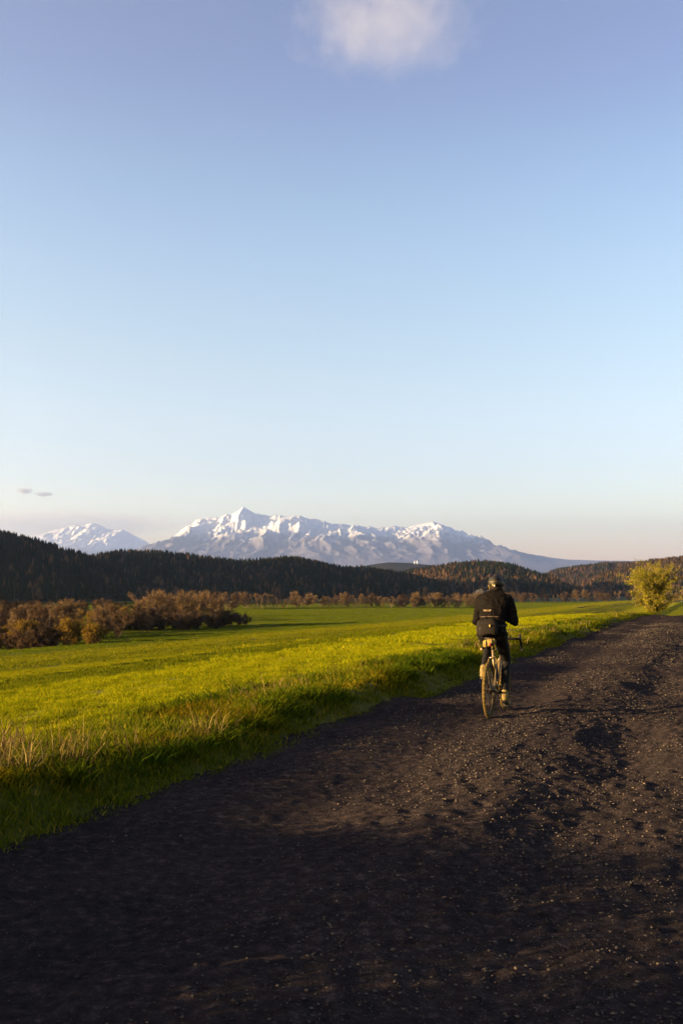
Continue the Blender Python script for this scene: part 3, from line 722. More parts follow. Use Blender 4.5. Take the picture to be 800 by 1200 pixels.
# big sunlit clump in the middle of the valley floor
L_CL = 'tall tan bare tree in the big sunlit clump at the end of the thicket'
for px, d, H, k in ((166, 318, 9.4, 'round'), (182, 326, 11.0, 'wide'), (196, 318, 11.6, 'round'), (210, 324, 12.2, 'wide'), (223, 318, 11.6, 'wide'), (236, 322, 11.0, 'round'), (247, 316, 9.4, 'round'), (203, 334, 12.0, 'wide'), (228, 334, 11.6, 'round')):
    plant(k, 'bare_tree', px, d, H, L_CL, 'tree', 'tall bare trees of the big sunlit clump', wide=1.15)
# tall straight stems in front
for i in range(13):
    plant(('tall', 'tall2')[i % 2], 'bare_tree', -12 + i * 6.1 + random.uniform(-2, 2), random.uniform(196, 220), random.uniform(8.6, 10.6), 'slender bare tree with straight pale stems in the close row beside the ochre bushes', 'tree', 'slender bare trees in a close row')
# brown trees of the thicket
for i in range(30):
    px = random.uniform(-25, 180); d = random.uniform(232, 330)
    plant(random.choice(('round2', 'dark', 'dark', 'round2', 'round')), 'bare_tree', px, d, random.uniform(6.2, 9.2), 'brown bare tree inside the thicket on the valley floor', 'tree', 'brown bare trees of the thicket', wide=1.2)
for i in range(26):
    px = random.uniform(-20, 270); d = random.uniform(360, 470)
    plant(random.choice(('dark', 'round2', 'dark', 'tall2')), 'bare_tree', px, d, random.uniform(6.5, 9.5), 'dark bare tree at the back of the thicket, at the foot of the wooded hill', 'tree', 'dark bare trees at the back of the thicket', wide=1.25)
for i in range(16):
    plant(random.choice(('round2', 'dark', 'round')), 'bare_tree', random.uniform(-150, -30), random.uniform(200, 320), random.uniform(7.0, 9.5), 'brown bare tree inside the thicket on the valley floor', 'tree', 'brown bare trees of the thicket', wide=1.2)
# undergrowth along the front of the thicket
for i in range(30):
    px = random.uniform(128, 262); d = 296 + (px - 128) * 0.10 + random.uniform(-4, 10)
    plant(random.choice(('shrub', 'shrub', 'shrub2')), 'bare_bush', px, d, random.uniform(3.2, 5.2), 'low dark bare bush at the thicket edge, before the tall tan clump', 'bush', 'low dark bushes in front of the tan clump', wide=1.2)
for i in range(16):
    px = random.uniform(-15, 78); d = random.uniform(186, 200)
    plant(random.choice(('shrub', 'shrub2')), 'bare_bush', px, d, random.uniform(2.6, 4.2), 'low dark bush under the slender pale stemmed trees', 'bush', 'low dark bushes under the slender trees', wide=1.2)
for i, (px, d, H) in enumerate(((256, 336, 5.6), (264, 338, 5.0), (272, 340, 4.6), (280, 342, 4.0), (288, 344, 3.2))):
    plant('shrub2', 'bare_bush', px, d, H, 'low brown bush trailing off from the tan clump into the field', 'bush', 'low brown bushes trailing off into the field', wide=1.3)
plant('ochre', 'willow_bush', 84, 188, 5.2, 'taller ochre yellow willow bush in front of the thicket', 'bush', wide=1.05)
plant('ochre', 'willow_bush', 111, 186, 3.9, 'low round ochre willow bush at the field edge, outermost of the thicket', 'bush', wide=1.25)
plant('ochre', 'willow_bush', 28, 193, 5.4, 'ochre willow bush half hidden among the slender pale stems', 'bush', wide=0.95)
plant('ochre2', 'willow_bush', 3, 200, 4.6, 'small ochre willow bush at the outer end of the slender stemmed row', 'bush')
plant('ochre2', 'willow_tree', 124, 285, 7.4, 'round ochre crowned willow among the brown trees of the thicket', 'tree')
plant('ochre2', 'willow_tree', 143, 292, 7.8, 'broad ochre crowned willow close to the tall tan clump', 'tree', wide=1.3)
plant('ochre2', 'willow_tree', 102, 290, 6.4, 'small ochre willow deep inside the thicket', 'tree')
# row across the far edge of the field
for i in range(7):
    plant(('round2', 'round', 'tall', 'dark')[i % 4], 'bare_tree', 254 + i * 6 + random.uniform(-2, 2), random.uniform(600, 640), random.uniform(8, 11), 'bare tree in the gap between the tan clump and the column row', 'tree', 'bare trees beyond the tan clump', wide=1.2)
for i in range(9):
    plant('tall', 'bare_tree', 291 + i * 4.1, random.uniform(618, 630), random.uniform(9.5, 11.5), 'pale column shaped bare tree in the short even row at the far field edge', 'tree', 'pale column shaped trees in an even row')
for i in range(52):
    px = 328 + i * 4.5 + random.uniform(-3, 3)
    plant(random.choice(('round', 'wide', 'round2', 'round', 'dark', 'tall')), 'bare_tree', px, random.uniform(640, 690), random.uniform(6.5, 11.0), 'bare reddish tree in the long row along the far edge of the field', 'tree', 'bare trees in the long row along the far field edge', wide=1.15)
for i in range(34):
    px = 585 + i * 7 + random.uniform(-4, 4)
    plant(random.choice(('round', 'round2', 'dark', 'tall', 'shrub2')), 'bare_tree', px, random.uniform(880, 960), random.uniform(7, 12.0), 'small bare tree in the thin far row between the cyclist and the lone green tree', 'tree', 'bare trees in the thin far row', wide=1.1)
for px, d, H in ((559, 905, 15), (566, 900, 14)):  # pale trees put in place of whitish smoke puffs
    plant('pale', 'bare_tree', px, d, H, 'whitish bare tree standing in for smoke puffs against the dark forest beside the cyclist', 'tree', 'whitish bare trees standing in for smoke', wide=1.2)

# earth bank in the far field
bk = MB(); rings = []
for k in range(16):
    u = k / 15; px = 668 + 42 * u; d = 500 + 160 * u; x, y = at(px, d); z = gz(x, y); hh = 0.7 * math.sin(math.pi * min(max(u * 0.96 + 0.02, 0), 1)) ** 0.5 + 0.15 * math.sin(k * 2.3)
    rings.append([Vector((x + c_ * 1.0, y, z - 0.3 + hh * h_)) for c_, h_ in ((-3.0, 0), (-1.6, 0.75), (-0.3, 1.0), (0.8, 0.85), (2.0, 0.3), (2.8, 0))])
bk.loft(rings)
bo = bk.build('earth_bank', pmat('bare_brown_earth', (0.05, 0.034, 0.02), 0.95, noise=((0.09, 0.058, 0.03), 0.4, 0.2), spec=0.0))
tag(bo, 'low bare earth bank lying across the far field near the lone tree', 'bank')
# pair of white silos on the pale foothill
for px, hh in ((485.5, 17), (488.5, 21)):
    x, y = at(px, 5800); z = float(foot_z(np.array([x]), np.array([y]))[0])
    sl = empty('silo', (x, y, z - 1))
    w = MB(); w.tube([(0, 0, 0), (0, 0, hh)], 3.0, 14); w.build('shell', pmat('white_metal', (0.55, 0.55, 0.55), 0.6), sl)
    w = MB(); w.tube([(0, 0, hh), (0, 0, hh + 2.2)], [3.1, 0.4], 14); w.build('roof_cone', pmat('pale_metal', (0.45, 0.45, 0.46), 0.6), sl)
    tag(sl, 'slim white silo on the pale foothill, one of a close pair', 'silo', 'pair of white silos')

# the lone tree by the road
wm, cm, lm = gen_tree(49, 3.9, 2.55, 1, 64, 0.20, 18000, 0.45, 0.006, low=0.10, leaves=44000, leaf=0.045, droop=0.03)
x, y = at(761, 92); lt = empty('leafing_tree', (x, y, gz(x, y) - 0.05), 0.6)
link('trunk', wm, m_bark, lt); link('crown', cm, m_tw_tan, lt); link('leaves', lm, m_lf_green, lt)
tag(lt, 'lone small tree with yellow green young leaves beside the crest of the road', 'tree')

# ------------------------------------------------------------------ clouds and haze
def cloud(name, px, py, d, rx, ry, rz, dens, scale, label, thr=0.45, seed=0.0, col=(0.80, 0.82, 0.86)):
    """a lumpy closed shell whose volume thins out towards its edge"""
    tx, ty = (px - 400) / F, (690 - py) / F
    c0 = Vector((tx * d, d, ty * d + CAM_H))
    mb = MB(); mb.ellipsoid((0, 0, 0), (1.0, 1.0, 1.0), 24, 14)
    o = mb.build(name, None); o.location = c0; o.scale = (rx, ry, rz)
    m = bpy.data.materials.new(name + '_vapour'); m.use_nodes = True
    n, l = m.node_tree.nodes, m.node_tree.links; n.remove(n['Principled BSDF'])
    t = n.new('ShaderNodeTexCoord')
    ln = n.new('ShaderNodeVectorMath'); ln.operation = 'LENGTH'; l.new(t.outputs['Object'], ln.inputs[0])
    mp = n.new('ShaderNodeMapping'); mp.inputs['Location'].default_value = (seed, seed * 2, seed * .5); mp.inputs['Scale'].default_value = (rx / rz, ry / rz, 1.0); l.new(t.outputs['Object'], mp.inputs[0])
    nz = noise_node(n, l, mp.outputs[0], scale, 5, 0.6)
    a = n.new('ShaderNodeMath'); a.operation = 'SUBTRACT'; a.inputs[0].default_value = 1.0; l.new(ln.outputs['Value'], a.inputs[1])
    s1 = n.new('ShaderNodeMath'); s1.operation = 'MULTIPLY_ADD'; l.new(a.outputs[0], s1.inputs[0]); s1.inputs[1].default_value = 0.75; l.new(nz, s1.inputs[2])
    s2 = n.new('ShaderNodeMapRange'); l.new(s1.outputs[0], s2.inputs[0]); s2.inputs[1].default_value = thr + 0.2; s2.inputs[2].default_value = thr + 0.6; s2.inputs[3].default_value = 0; s2.inputs[4].default_value = dens
    pv = n.new('ShaderNodeVolumePrincipled'); pv.inputs['Color'].default_value = (*col, 1); pv.inputs['Anisotropy'].default_value = 0.45
    l.new(s2.outputs[0], pv.inputs['Density']); l.new(pv.outputs[0], n['Material Output'].inputs['Volume'])
    o.data.materials.append(m)
    return tag(o, label, 'cloud')
cloud('cloud', 455, 2, 6000, 700, 380, 420, 0.0008, 2.6, 'soft pale cloud drifting high above the peak', 0.42, 3.1)
cloud('cloud', 27, 575, 51000, 480, 340, 220, 0.005, 1.3, 'tiny grey cloud puff above the cloud bank, rounder of the two', 0.35, 1.0, (0.55, 0.58, 0.66))
cloud('cloud', 50, 579, 51000, 560, 340, 150, 0.005, 1.3, 'tiny flat grey cloud puff trailing behind the rounder one', 0.35, 5.0, (0.55, 0.58, 0.66))
cloud('cloud_bank', 60, 614, 54000, 9000, 2600, 950, 0.00035, 1.1, 'long low mauve cloud bank lying over the hazy massif', 0.36, 8.0, (0.62, 0.62, 0.68))

hz_box = MB(); hz_box.box((0, 22750, 1500), (20500, 24300, 1540))
haze = hz_box.build('haze', None, smooth=False)
m = bpy.data.materials.new('evening_haze'); m.use_nodes = True
n, l = m.node_tree.nodes, m.node_tree.links; n.remove(n['Principled BSDF'])
pv = n.new('ShaderNodeVolumePrincipled'); pv.inputs['Color'].default_value = (0.54, 0.68, 1.0, 1); pv.inputs['Density'].default_value = 3.3e-5; pv.inputs['Anisotropy'].default_value = 0.7
l.new(pv.outputs[0], n['Material Output'].inputs['Volume'])
haze.data.materials.append(m)
tag(haze, 'pale evening haze over the valley and mountains', 'haze', kind='stuff')

# ------------------------------------------------------------------ bicycle (local: X right, Y forward, origin under the rear hub)
RIDE_S, RIDE_T = 12.30, EDGE + 1.42
bx_, by_ = at(571, 12.35)
_s, _t = st(bx_, by_)
bike_z = float(max(road_z(np.array([_s]), np.array([_t]))[0], road_z(np.array([_s + 1.03]), np.array([_t]))[0])) - 0.004
YAW = -math.radians(19.8)
bike = empty('gravel_bike', (bx_, by_, bike_z), YAW)
tag(bike, 'dusty ochre gravel bike with drop handlebars ridden along the dirt road', 'bicycle')
m_frame = pmat('ochre_dusty_frame_paint', (0.1212, 0.07776, 0.00907), 0.5, 0.0, noise=((0.06415, 0.03888, 0.00504), 9.0, 0.15), coat=0.3)
m_rubber = pmat('dusty_tan_tyre', (0.09266, 0.05832, 0.008871), 0.9, noise=((0.0499, 0.0311, 0.005544), 20.0, 0.2), spec=0.2)
m_tread = pmat('dusty_black_tread', (0.05832, 0.04083, 0.01512), 0.9, noise=((0.1069, 0.07387, 0.02419), 25.0, 0.2), spec=0.2)
m_black = pmat('black_component', (0.008, 0.0075, 0.007), 0.6, noise=((0.018, 0.014, 0.010), 30.0, 0.2), spec=0.15)
m_metal = pmat('worn_steel', (0.144, 0.1152, 0.072), 0.4, 0.9, noise=((0.072, 0.054, 0.036), 40.0, 0.2))
m_tape = pmat('black_bar_tape', (0.006, 0.0055, 0.0055), 0.9, spec=0.05, bump=(120, 0.4, 0.003))
m_bag = pmat('pale_canvas', (0.1905, 0.127, 0.01355), 0.8, noise=((0.09525, 0.05715, 0.00762), 16.0, 0.12), bump=(60, 0.5, 0.004))
WR = 0.345; WB = 1.03
REAR = Vector((0, 0, WR)); FRONT = Vector((0, WB, WR)); BB = Vector((0, 0.43, 0.275))
SEAT = Vector((0, 0.245, 0.845)); HT = Vector((0, 0.775, 0.855)); HB = Vector((0, 0.825, 0.72))

def circle_pts(c, r, n, x=0.0): return [c + Vector((x, r * math.cos(2 * math.pi * i / n), r * math.sin(2 * math.pi * i / n))) for i in range(n)]
def make_wheel(c, rear):
    w = empty('wheel', (0, 0, 0)); w.parent = bike
    hub = MB(); hub.tube([c + Vector((-0.055, 0, 0)), c + Vector((-0.03, 0, 0)), c + Vector((0, 0, 0)), c + Vector((0.03, 0, 0)), c + Vector((0.055, 0, 0))], [0.02, 0.028, 0.016, 0.028, 0.02], 12)
    hub.build('hub', m_black, w)
    ty = MB(); ty.tube(circle_pts(c, WR - 0.021, 56), 0.021, 12, closed=True); ty.build('tyre', m_rubber, w)
    tr = MB()
    for i in range(84):
        a = 2 * math.pi * i / 84; off = 0.010 if i % 2 else -0.010
        rot = Matrix.Rotation(-(a), 3, 'X')
        cc = c + Vector((off, (WR - 0.0015) * math.sin(a), (WR - 0.0015) * math.cos(a)))
        tr.box(cc, (0.0055, 0.0060, 0.0012), rot)
    tr.build('tread', m_tread, w, smooth=False)
    rim = MB(); rim.tube(circle_pts(c, WR - 0.052, 56), 0.013, 8, closed=True, flat=(0.9, 1.2)); rim.build('rim', m_black, w)
    sp = MB()
    for i in range(28):
        a = 2 * math.pi * i / 28; b = a + (0.55 if i % 4 < 2 else -0.55); xx = 0.028 if i % 2 else -0.028
        sp.tube([c + Vector((xx, 0.024 * math.cos(b), 0.024 * math.sin(b))), c + Vector((0, (WR - 0.06) * math.cos(a), (WR - 0.06) * math.sin(a)))], 0.0011, 4)
    sp.build('spokes', m_metal, w)
    ro = MB(); pts = circle_pts(c, 0.062, 28, -0.045); ro.tube(pts, 0.009, 6, closed=True, flat=(0.14, 1.0)); 
    for i in range(6):
        a = 2 * math.pi * i / 6; ro.tube([c + Vector((-0.045, 0.015 * math.cos(a + .5), 0.015 * math.sin(a + .5))), c + Vector((-0.045, 0.058 * math.cos(a), 0.058 * math.sin(a)))], 0.003, 4)
    ro.build('brake_disc', m_metal, w)
    vl = MB(); vl.tube([c + Vector((0, 0.18, -0.235)), c + Vector((0, 0.155, -0.20))], 0.003, 5); vl.build('valve', m_black, w)
    if rear:
        cs = MB()
        for k in range(9): cs.tube([c + Vector((0.020 + k * 0.0036, 0, 0)), c + Vector((0.0222 + k * 0.0036, 0, 0))], 0.062 - k * 0.0042, 24)
        cs.build('cassette', m_metal, w)
    return w
make_wheel(REAR, True); make_wheel(FRONT, False)

f = MB()
f.tube([BB, BB.lerp(SEAT, 0.97)], 0.017, 12)
f.tube([HT + Vector((0, 0.010, -0.03)), BB.lerp(SEAT, 0.88)], [0.018, 0.015], 12)
f.tube([HB + Vector((0, -0.004, 0.02)), BB], 0.022, 12)
f.tube([HB, HT], 0.022, 12)
f.tube([BB + Vector((-0.035, 0, 0)), BB + Vector((0.035, 0, 0))], 0.022, 12)
for sx_ in (-1, 1):
    f.tube([BB + Vector((sx_ * 0.028, -0.01, 0)), BB + Vector((sx_ * 0.045, -0.12, 0.012)), REAR + Vector((sx_ * 0.066, 0.05, 0.0)), REAR + Vector((sx_ * 0.066, 0, 0))], [0.012, 0.012, 0.009, 0.009], 8)
    f.tube([BB.lerp(SEAT, 0.80) + Vector((sx_ * 0.015, 0, 0)), BB.lerp(SEAT, 0.74) + Vector((sx_ * 0.048, -0.06, 0)), REAR + Vector((sx_ * 0.066, 0.01, 0.03)), REAR + Vector((sx_ * 0.066, 0, 0))], [0.010, 0.009, 0.0075, 0.009], 8)
    f.tube([REAR + Vector((sx_ * 0.058, 0, 0)), REAR + Vector((sx_ * 0.078, 0, 0))], 0.014, 8)
f.tube([BB.lerp(SEAT, 0.78) + Vector((-0.045, -0.05, 0)), BB.lerp(SEAT, 0.78) + Vector((0.045, -0.05, 0))], 0.007, 6)
f.build('frame', m_frame, bike)
fk = MB(); crown = HB + Vector((0, 0.012, -0.035))
fk.tube([HB, crown], 0.020, 10)
for sx_ in (-1, 1):
    fk.tube([crown + Vector((sx_ * 0.012, 0, 0)), crown + Vector((sx_ * 0.050, 0.015, -0.045)), FRONT + Vector((sx_ * 0.056, -0.05, 0.12)), FRONT + Vector((sx_ * 0.056, 0, 0))], [0.016, 0.015, 0.012, 0.009], 8)
fk.build('fork', m_frame, bike)
SAD = Vector((0, 0.205, 0.985))
s_ = MB(); s_.tube([BB.lerp(SEAT, 0.9), BB.lerp(SEAT, 1.17)], 0.0136, 10); s_.box(BB.lerp(SEAT, 1.18), (0.018, 0.03, 0.012)); s_.build('seatpost', m_frame, bike)
clp = MB(); clp.tube([BB.lerp(SEAT, 0.96), BB.lerp(SEAT, 1.0)], 0.022, 12); clp.build('seat_clamp', m_black, bike)
sd = MB(); rings = []
for k in range(14):
    u = k / 13; y = -0.125 + 0.27 * u
    hw = 0.070 * (1 - u) ** 0.9 * (0.75 + 0.25 * min(1, u * 6)) + 0.018 + 0.004 * math.sin(u * 3); th_ = 0.022 - 0.008 * u
    zc = 0.012 * (1 - u) ** 3 - 0.004 * u
    ring = []
    for j in range(16):
        a = 2 * math.pi * j / 16; zz = math.sin(a)
        ring.append(SAD + Vector((hw * math.cos(a), y, zc - th_ + th_ * (zz if zz > 0 else 0.9 * zz) - 0.018 * abs(math.cos(a)) ** 3)))
    rings.append(ring)
sd.loft(rings); sdo = sd.build('saddle', m_black, bike)
rl = MB()
for sx_ in (-1, 1): rl.tube([SAD + Vector((sx_ * 0.045, -0.10, -0.03)), SAD + Vector((sx_ * 0.022, -0.05, -0.062)), SAD + Vector((sx_ * 0.022, 0.04, -0.062)), SAD + Vector((sx_ * 0.012, 0.12, -0.02))], 0.0035, 6)
rl.build('saddle_rail', m_metal, sdo)
# small canvas roll strapped under the saddle
sb = MB(); sb.superbox(SAD + Vector((-0.012, -0.085, -0.075)), (0.082, 0.055, 0.050), 0.55, 24, 14, fn=lambda p: Vector((p.x * (1 + 1.5 * p.z), p.y, p.z + 0.25 * p.x)))
sbo = sb.build('saddle_bag', m_bag, bike); sbo['label'] = 'pale canvas roll strapped under the saddle'
sp_ = MB()
for xx in (-0.045, 0.03): sp_.tube([SAD + Vector((xx, -0.085 + 0.060 * math.cos(a), -0.075 + 0.0575 * math.sin(a) + 0.25 * (xx + .012))) for a in np.linspace(0, 2 * math.pi, 20, endpoint=False)], 0.006, 6, closed=True)
sp_.build('strap', m_black, sbo)
tl = MB(); tl.superbox(SAD + Vector((0.006, -0.150, -0.095)), (0.014, 0.009, 0.020), 0.5); tl.build('tail_light', pmat('red_lens', (0.10, 0.012, 0.01), 0.25), sbo)
# cockpit
stm = MB(); HBAR = Vector((0, 0.87, 0.925)); stm.tube([HT, HT + Vector((0, -0.012, 0.055))], 0.017, 10); stm.tube([HT + Vector((0, -0.010, 0.045)), HBAR], 0.016, 10); stm.tube([HBAR + Vector((-0.025, 0, 0)), HBAR + Vector((0.025, 0, 0))], 0.020, 12)
stm.build('stem', m_black, bike)
hb = MB(); path = [HBAR]
def bar_path(sx_):
    P_ = [HBAR, HBAR + Vector((sx_ * 0.12, 0, 0)), HBAR + Vector((sx_ * 0.19, 0.005, 0.0)), HBAR + Vector((sx_ * 0.215, 0.035, -0.004)), HBAR + Vector((sx_ * 0.222, 0.075, -0.018)), HBAR + Vector((sx_ * 0.232, 0.088, -0.055)), HBAR + Vector((sx_ * 0.243, 0.070, -0.100)), HBAR + Vector((sx_ * 0.252, 0.025, -0.128)), HBAR + Vector((sx_ * 0.262, -0.045, -0.140))]
    return P_
hb.tube(list(reversed(bar_path(-1))) + bar_path(1)[1:], 0.0155, 10)
hbo = hb.build('handlebar', m_tape, bike)
for sx_ in (-1, 1):
    h_ = MB(); b0 = bar_path(sx_)[4]
    h_.tube([b0 + Vector((0, -0.055, 0.012)), b0 + Vector((0, 0.0, 0.018)), b0 + Vector((-sx_ * 0.004, 0.045, 0.030)), b0 + Vector((-sx_ * 0.008, 0.066, 0.062)), b0 + Vector((-sx_ * 0.008, 0.064, 0.078))], [0.017, 0.019, 0.018, 0.016, 0.009], 10); h_.build('brake_hood', m_black, hbo)
    v_ = MB(); v_.tube([b0 + Vector((-sx_ * 0.004, 0.060, 0.030)), b0 + Vector((0, 0.085, -0.01)), b0 + Vector((sx_ * 0.012, 0.075, -0.06)), b0 + Vector((sx_ * 0.022, 0.060, -0.105))], [0.007, 0.008, 0.007, 0.005], 6); v_.build('brake_lever', m_black, hbo)
    e_ = MB(); q = bar_path(sx_)[-1]; e_.tube([q, q + Vector((sx_ * 0.002, -0.008, -0.001))], 0.0165, 10); e_.build('bar_end_plug', pmat('brown_cork_plug', (0.25, 0.14, 0.08), 0.6), hbo)
cp = MB(); cp.superbox(HBAR + Vector((0, 0.055, 0.03)), (0.024, 0.035, 0.009), 0.4); cp.build('bike_computer', m_black, bike)
bl = MB(); bl.ellipsoid(HBAR + Vector((0.105, -0.01, 0.03)), (0.018, 0.018, 0.014)); bl.tube([HBAR + Vector((0.105, 0, 0.0)), HBAR + Vector((0.105, -0.01, 0.03))], 0.006, 6); bl.build('bell', m_black, bike)
# drive train
CR = math.radians(12); L_ = 0.1725
PR = BB + Vector((0.128, L_ * math.sin(CR), -L_ * math.cos(CR))); PL = BB + Vector((-0.128, -L_ * math.sin(CR), L_ * math.cos(CR)))
ck = empty('crankset', (0, 0, 0)); ck.parent = bike
cr = MB(); ring_ = circle_pts(BB, 0.085, 40, 0.046); cr.tube(ring_, 0.007, 6, closed=True, flat=(0.35, 1.0))
for i in range(4):
    a = CR + 2 * math.pi * i / 4; cr.tube([BB + Vector((0.046, 0, 0)), BB + Vector((0.046, 0.08 * math.sin(a), 0.08 * math.cos(a)))], [0.012, 0.006], 6, flat=(1, 0.5))
cr.build('chainring', m_black, ck)
for sx_, P_ in ((1, PR), (-1, PL)):
    a_ = MB(); a_.tube([BB + Vector((sx_ * 0.062, 0, 0)), Vector((sx_ * 0.082, P_.y, P_.z))], [0.016, 0.012], 8, flat=(0.65, 1)); a_.tube([BB, BB + Vector((sx_ * 0.07, 0, 0))], 0.013, 10); a_.build('crank_arm', m_black, ck)
    pd = MB(); pd.tube([Vector((sx_ * 0.080, P_.y, P_.z)), Vector((sx_ * 0.175, P_.y, P_.z))], 0.006, 6); pd.superbox(P_, (0.045, 0.040, 0.010), 0.3, 16, 8); pd.build('pedal', m_black, bike)
ch = MB()
for (p0, p1) in ((BB + Vector((0.046, 0.0, 0.085)), REAR + Vector((0.042, 0.0, 0.040))), (BB + Vector((0.046, 0, -0.085)), REAR + Vector((0.042, 0.035, -0.150)))): ch.tube([p0, p1], 0.005, 6, flat=(0.6, 1))
ch.tube([REAR + Vector((0.042, 0.035, -0.150)), REAR + Vector((0.042, 0.015, -0.09)), REAR + Vector((0.042, 0.03, -0.05))], 0.005, 6, flat=(0.6, 1))
ch.build('chain', m_metal, bike)
dr = MB(); dr.tube([REAR + Vector((0.07, 0.0, -0.01)), REAR + Vector((0.075, -0.005, -0.05)), REAR + Vector((0.060, 0.015, -0.085)), REAR + Vector((0.048, 0.035, -0.155))], [0.012, 0.016, 0.013, 0.008], 8, flat=(0.7, 1))
for q in (Vector((0.042, 0.015, -0.088)), Vector((0.042, 0.033, -0.150))): dr.tube([REAR + q - Vector((0.004, 0, 0)), REAR + q + Vector((0.004, 0, 0))], 0.019, 12)
dr.build('derailleur', m_black, bike)
for c0, c1 in ((BB.lerp(SEAT, 0.28) + Vector((0, 0.055, 0.015)), BB.lerp(SEAT, 0.60) + Vector((0, 0.055, 0.015))),):
    bt = MB(); d_ = (c1 - c0); bt.tube([c0, c0 + d_ * 0.03, c0 + d_ * 0.72, c0 + d_ * 0.80, c0 + d_ * 0.86, c0 + d_ * 0.88, c0 + d_], [0.030, 0.036, 0.036, 0.031, 0.031, 0.016, 0.012], 16)
    bt.build('bottle', pmat('dark_bottle_plastic', (0.03, 0.03, 0.03), 0.35), bike)
    cg = MB()
    for k in (0.12, 0.5): cg.tube([c0 + d_ * k + Vector((0.040 * math.cos(a), 0.040 * math.sin(a), 0)) for a in np.linspace(0, 6.28, 18, endpoint=False)], 0.004, 5, closed=True)
    cg.build('bottle_cage', m_metal, bike)

# ------------------------------------------------------------------ the rider (same local frame as the bike)
person = empty('person', (bx_, by_, bike_z), YAW)
tag(person, 'person in black jacket, tights and helmet riding away with hands off the bars', 'person')
m_skin = pmat('skin', (0.20, 0.115, 0.075), 0.6, spec=0.2)
m_jacket = pmat('black_softshell', (0.002808, 0.00216, 0.001944), 0.8, noise=((0.004752, 0.003456, 0.002592), 14.0, 0.2), bump=(45, 0.5, 0.006), spec=0.05)
m_tights = pmat('black_tights', (0.002268, 0.002016, 0.002117), 0.75, noise=((0.004032, 0.003024, 0.00252), 18.0, 0.2), spec=0.15)
m_shoe = pmat('dusty_pale_overshoe', (0.1508, 0.1033, 0.0127), 0.8, noise=((0.07217, 0.04618, 0.006348), 18.0, 0.15))
m_sole = pmat('dark_sole', (0.03, 0.026, 0.02), 0.8)
m_helm = pmat('black_helmet_shell', (0.006048, 0.00499, 0.001814), 0.6, spec=0.3, noise=((0.01331, 0.009425, 0.002722), 8.0, 0.2))
m_refl = pmat('reflective_print', (0.144, 0.09, 0.036), 0.5)
m_yel = pmat('yellow_strap', (0.129, 0.09072, 0.004838), 0.6)

HIPS = Vector((0, 0.205, 1.055))
def v3(*a): return Vector(a)
body = MB()
def ring_at(c, rx, ry, tilt, n=20, e=0.85):
    rot = Matrix.Rotation(-tilt, 3, 'X')
    r_ = []
    for j in range(n):
        a = 2 * math.pi * j / n; cx_, sy_ = math.cos(a), math.sin(a)
        r_.append(c + rot @ Vector((rx * math.copysign(abs(cx_) ** e, cx_), ry * math.copysign(abs(sy_) ** e, sy_), 0)))
    return r_
torso = [(v3(0, .215, .955), .120, .095, 0), (v3(0, .205, .985), .165, .125, 0), (v3(0, .205, 1.04), .178, .135, .1), (v3(0, .225, 1.11), .166, .120, .35), (v3(0, .262, 1.19), .152, .108, .45), (v3(0, .305, 1.27), .165, .115, .45),
         (v3(0, .348, 1.345), .188, .122, .45), (v3(0, .388, 1.415), .205, .118, .5), (v3(0, .418, 1.465), .190, .100, .6), (v3(0, .440, 1.505), .120, .075, .6), (v3(0, .452, 1.525), .065, .055, .5)]
body.loft([ring_at(c, rx, ry, t) for c, rx, ry, t in torso])
NECK = v3(0, .445, 1.50); HEAD = v3(0.004, .520, 1.615)
body.capsule(NECK, HEAD + v3(0, -.02, -.06), .060, .056)
HR = Matrix.Rotation(math.radians(-8), 3, 'X')
body.ellipsoid(HEAD, (.078, .100, .112), 18, 12, HR)
body.ellipsoid(HEAD + HR @ v3(0, .035, -.062), (.055, .065, .060), 14, 9, HR)          # jaw
body.capsule(HEAD + HR @ v3(0, .098, .0), HEAD + HR @ v3(0, .120, -.035), .010, .015)   # nose
body.ellipsoid(HEAD + HR @ v3(0, .092, -.068), (.026, .012, .010))                      # lips
for sx_ in (-1, 1):
    body.ellipsoid(HEAD + HR @ v3(sx_ * .030, .090, .004), (.016, .010, .010))          # eyes
    body.ellipsoid(HEAD + HR @ v3(sx_ * .079, -.002, -.015), (.010, .020, .032))        # ears
# arms: both forearms brought in front of the chest
ARM = {1: (v3(.178, .395, 1.438), v3(.262, .345, 1.165), v3(.085, .560, 1.225)), -1: (v3(-.178, .395, 1.438), v3(-.222, .360, 1.160), v3(-.055, .570, 1.195))}
for sx_, (sh, el_, wr) in ARM.items():
    body.ellipsoid(sh + v3(-sx_ * .02, -.005, 0), (.072, .068, .066))
    body.capsule(sh, el_, .058, .043); body.capsule(el_, wr, .044, .028)
    # hand: palm, four curled fingers of unequal length, thumb from the side of the palm
    d = (wr - el_).normalized(); up = v3(0, 0, 1); side = d.cross(up).normalized(); nrm = side.cross(d).normalized()
    pc = wr + d * .045; body.superbox(pc, (.014, .044, .040), .6, 14, 8, rot=Matrix((nrm, d, side)).transposed())
    for k, (off, ln) in enumerate(((-.030, .036), (-.010, .042), (.010, .039), (.029, .030))):
        b0 = wr + d * .082 + side * off; j1 = b0 + (d * .9 - nrm * .35).normalized() * ln; j2 = j1 + (d * .2 - nrm * .95).normalized() * ln * .75; j3 = j2 + (-d * .55 - nrm * .6).normalized() * ln * .55
        body.capsule(b0, j1, .0095, .009, 8, 3); body.capsule(j1, j2, .009, .0085, 8, 3); body.capsule(j2, j3, .0085, .0075, 8, 3)
    tb = wr + d * .030 - side * .036 * sx_; t1 = tb + (d * .6 - side * sx_ * .5 - nrm * .35).normalized() * .036; t2 = t1 + (d * .85 - nrm * .5).normalized() * .030
    body.capsule(tb, t1, .012, .010, 8, 3); body.capsule(t1, t2, .010, .0085, 8, 3)
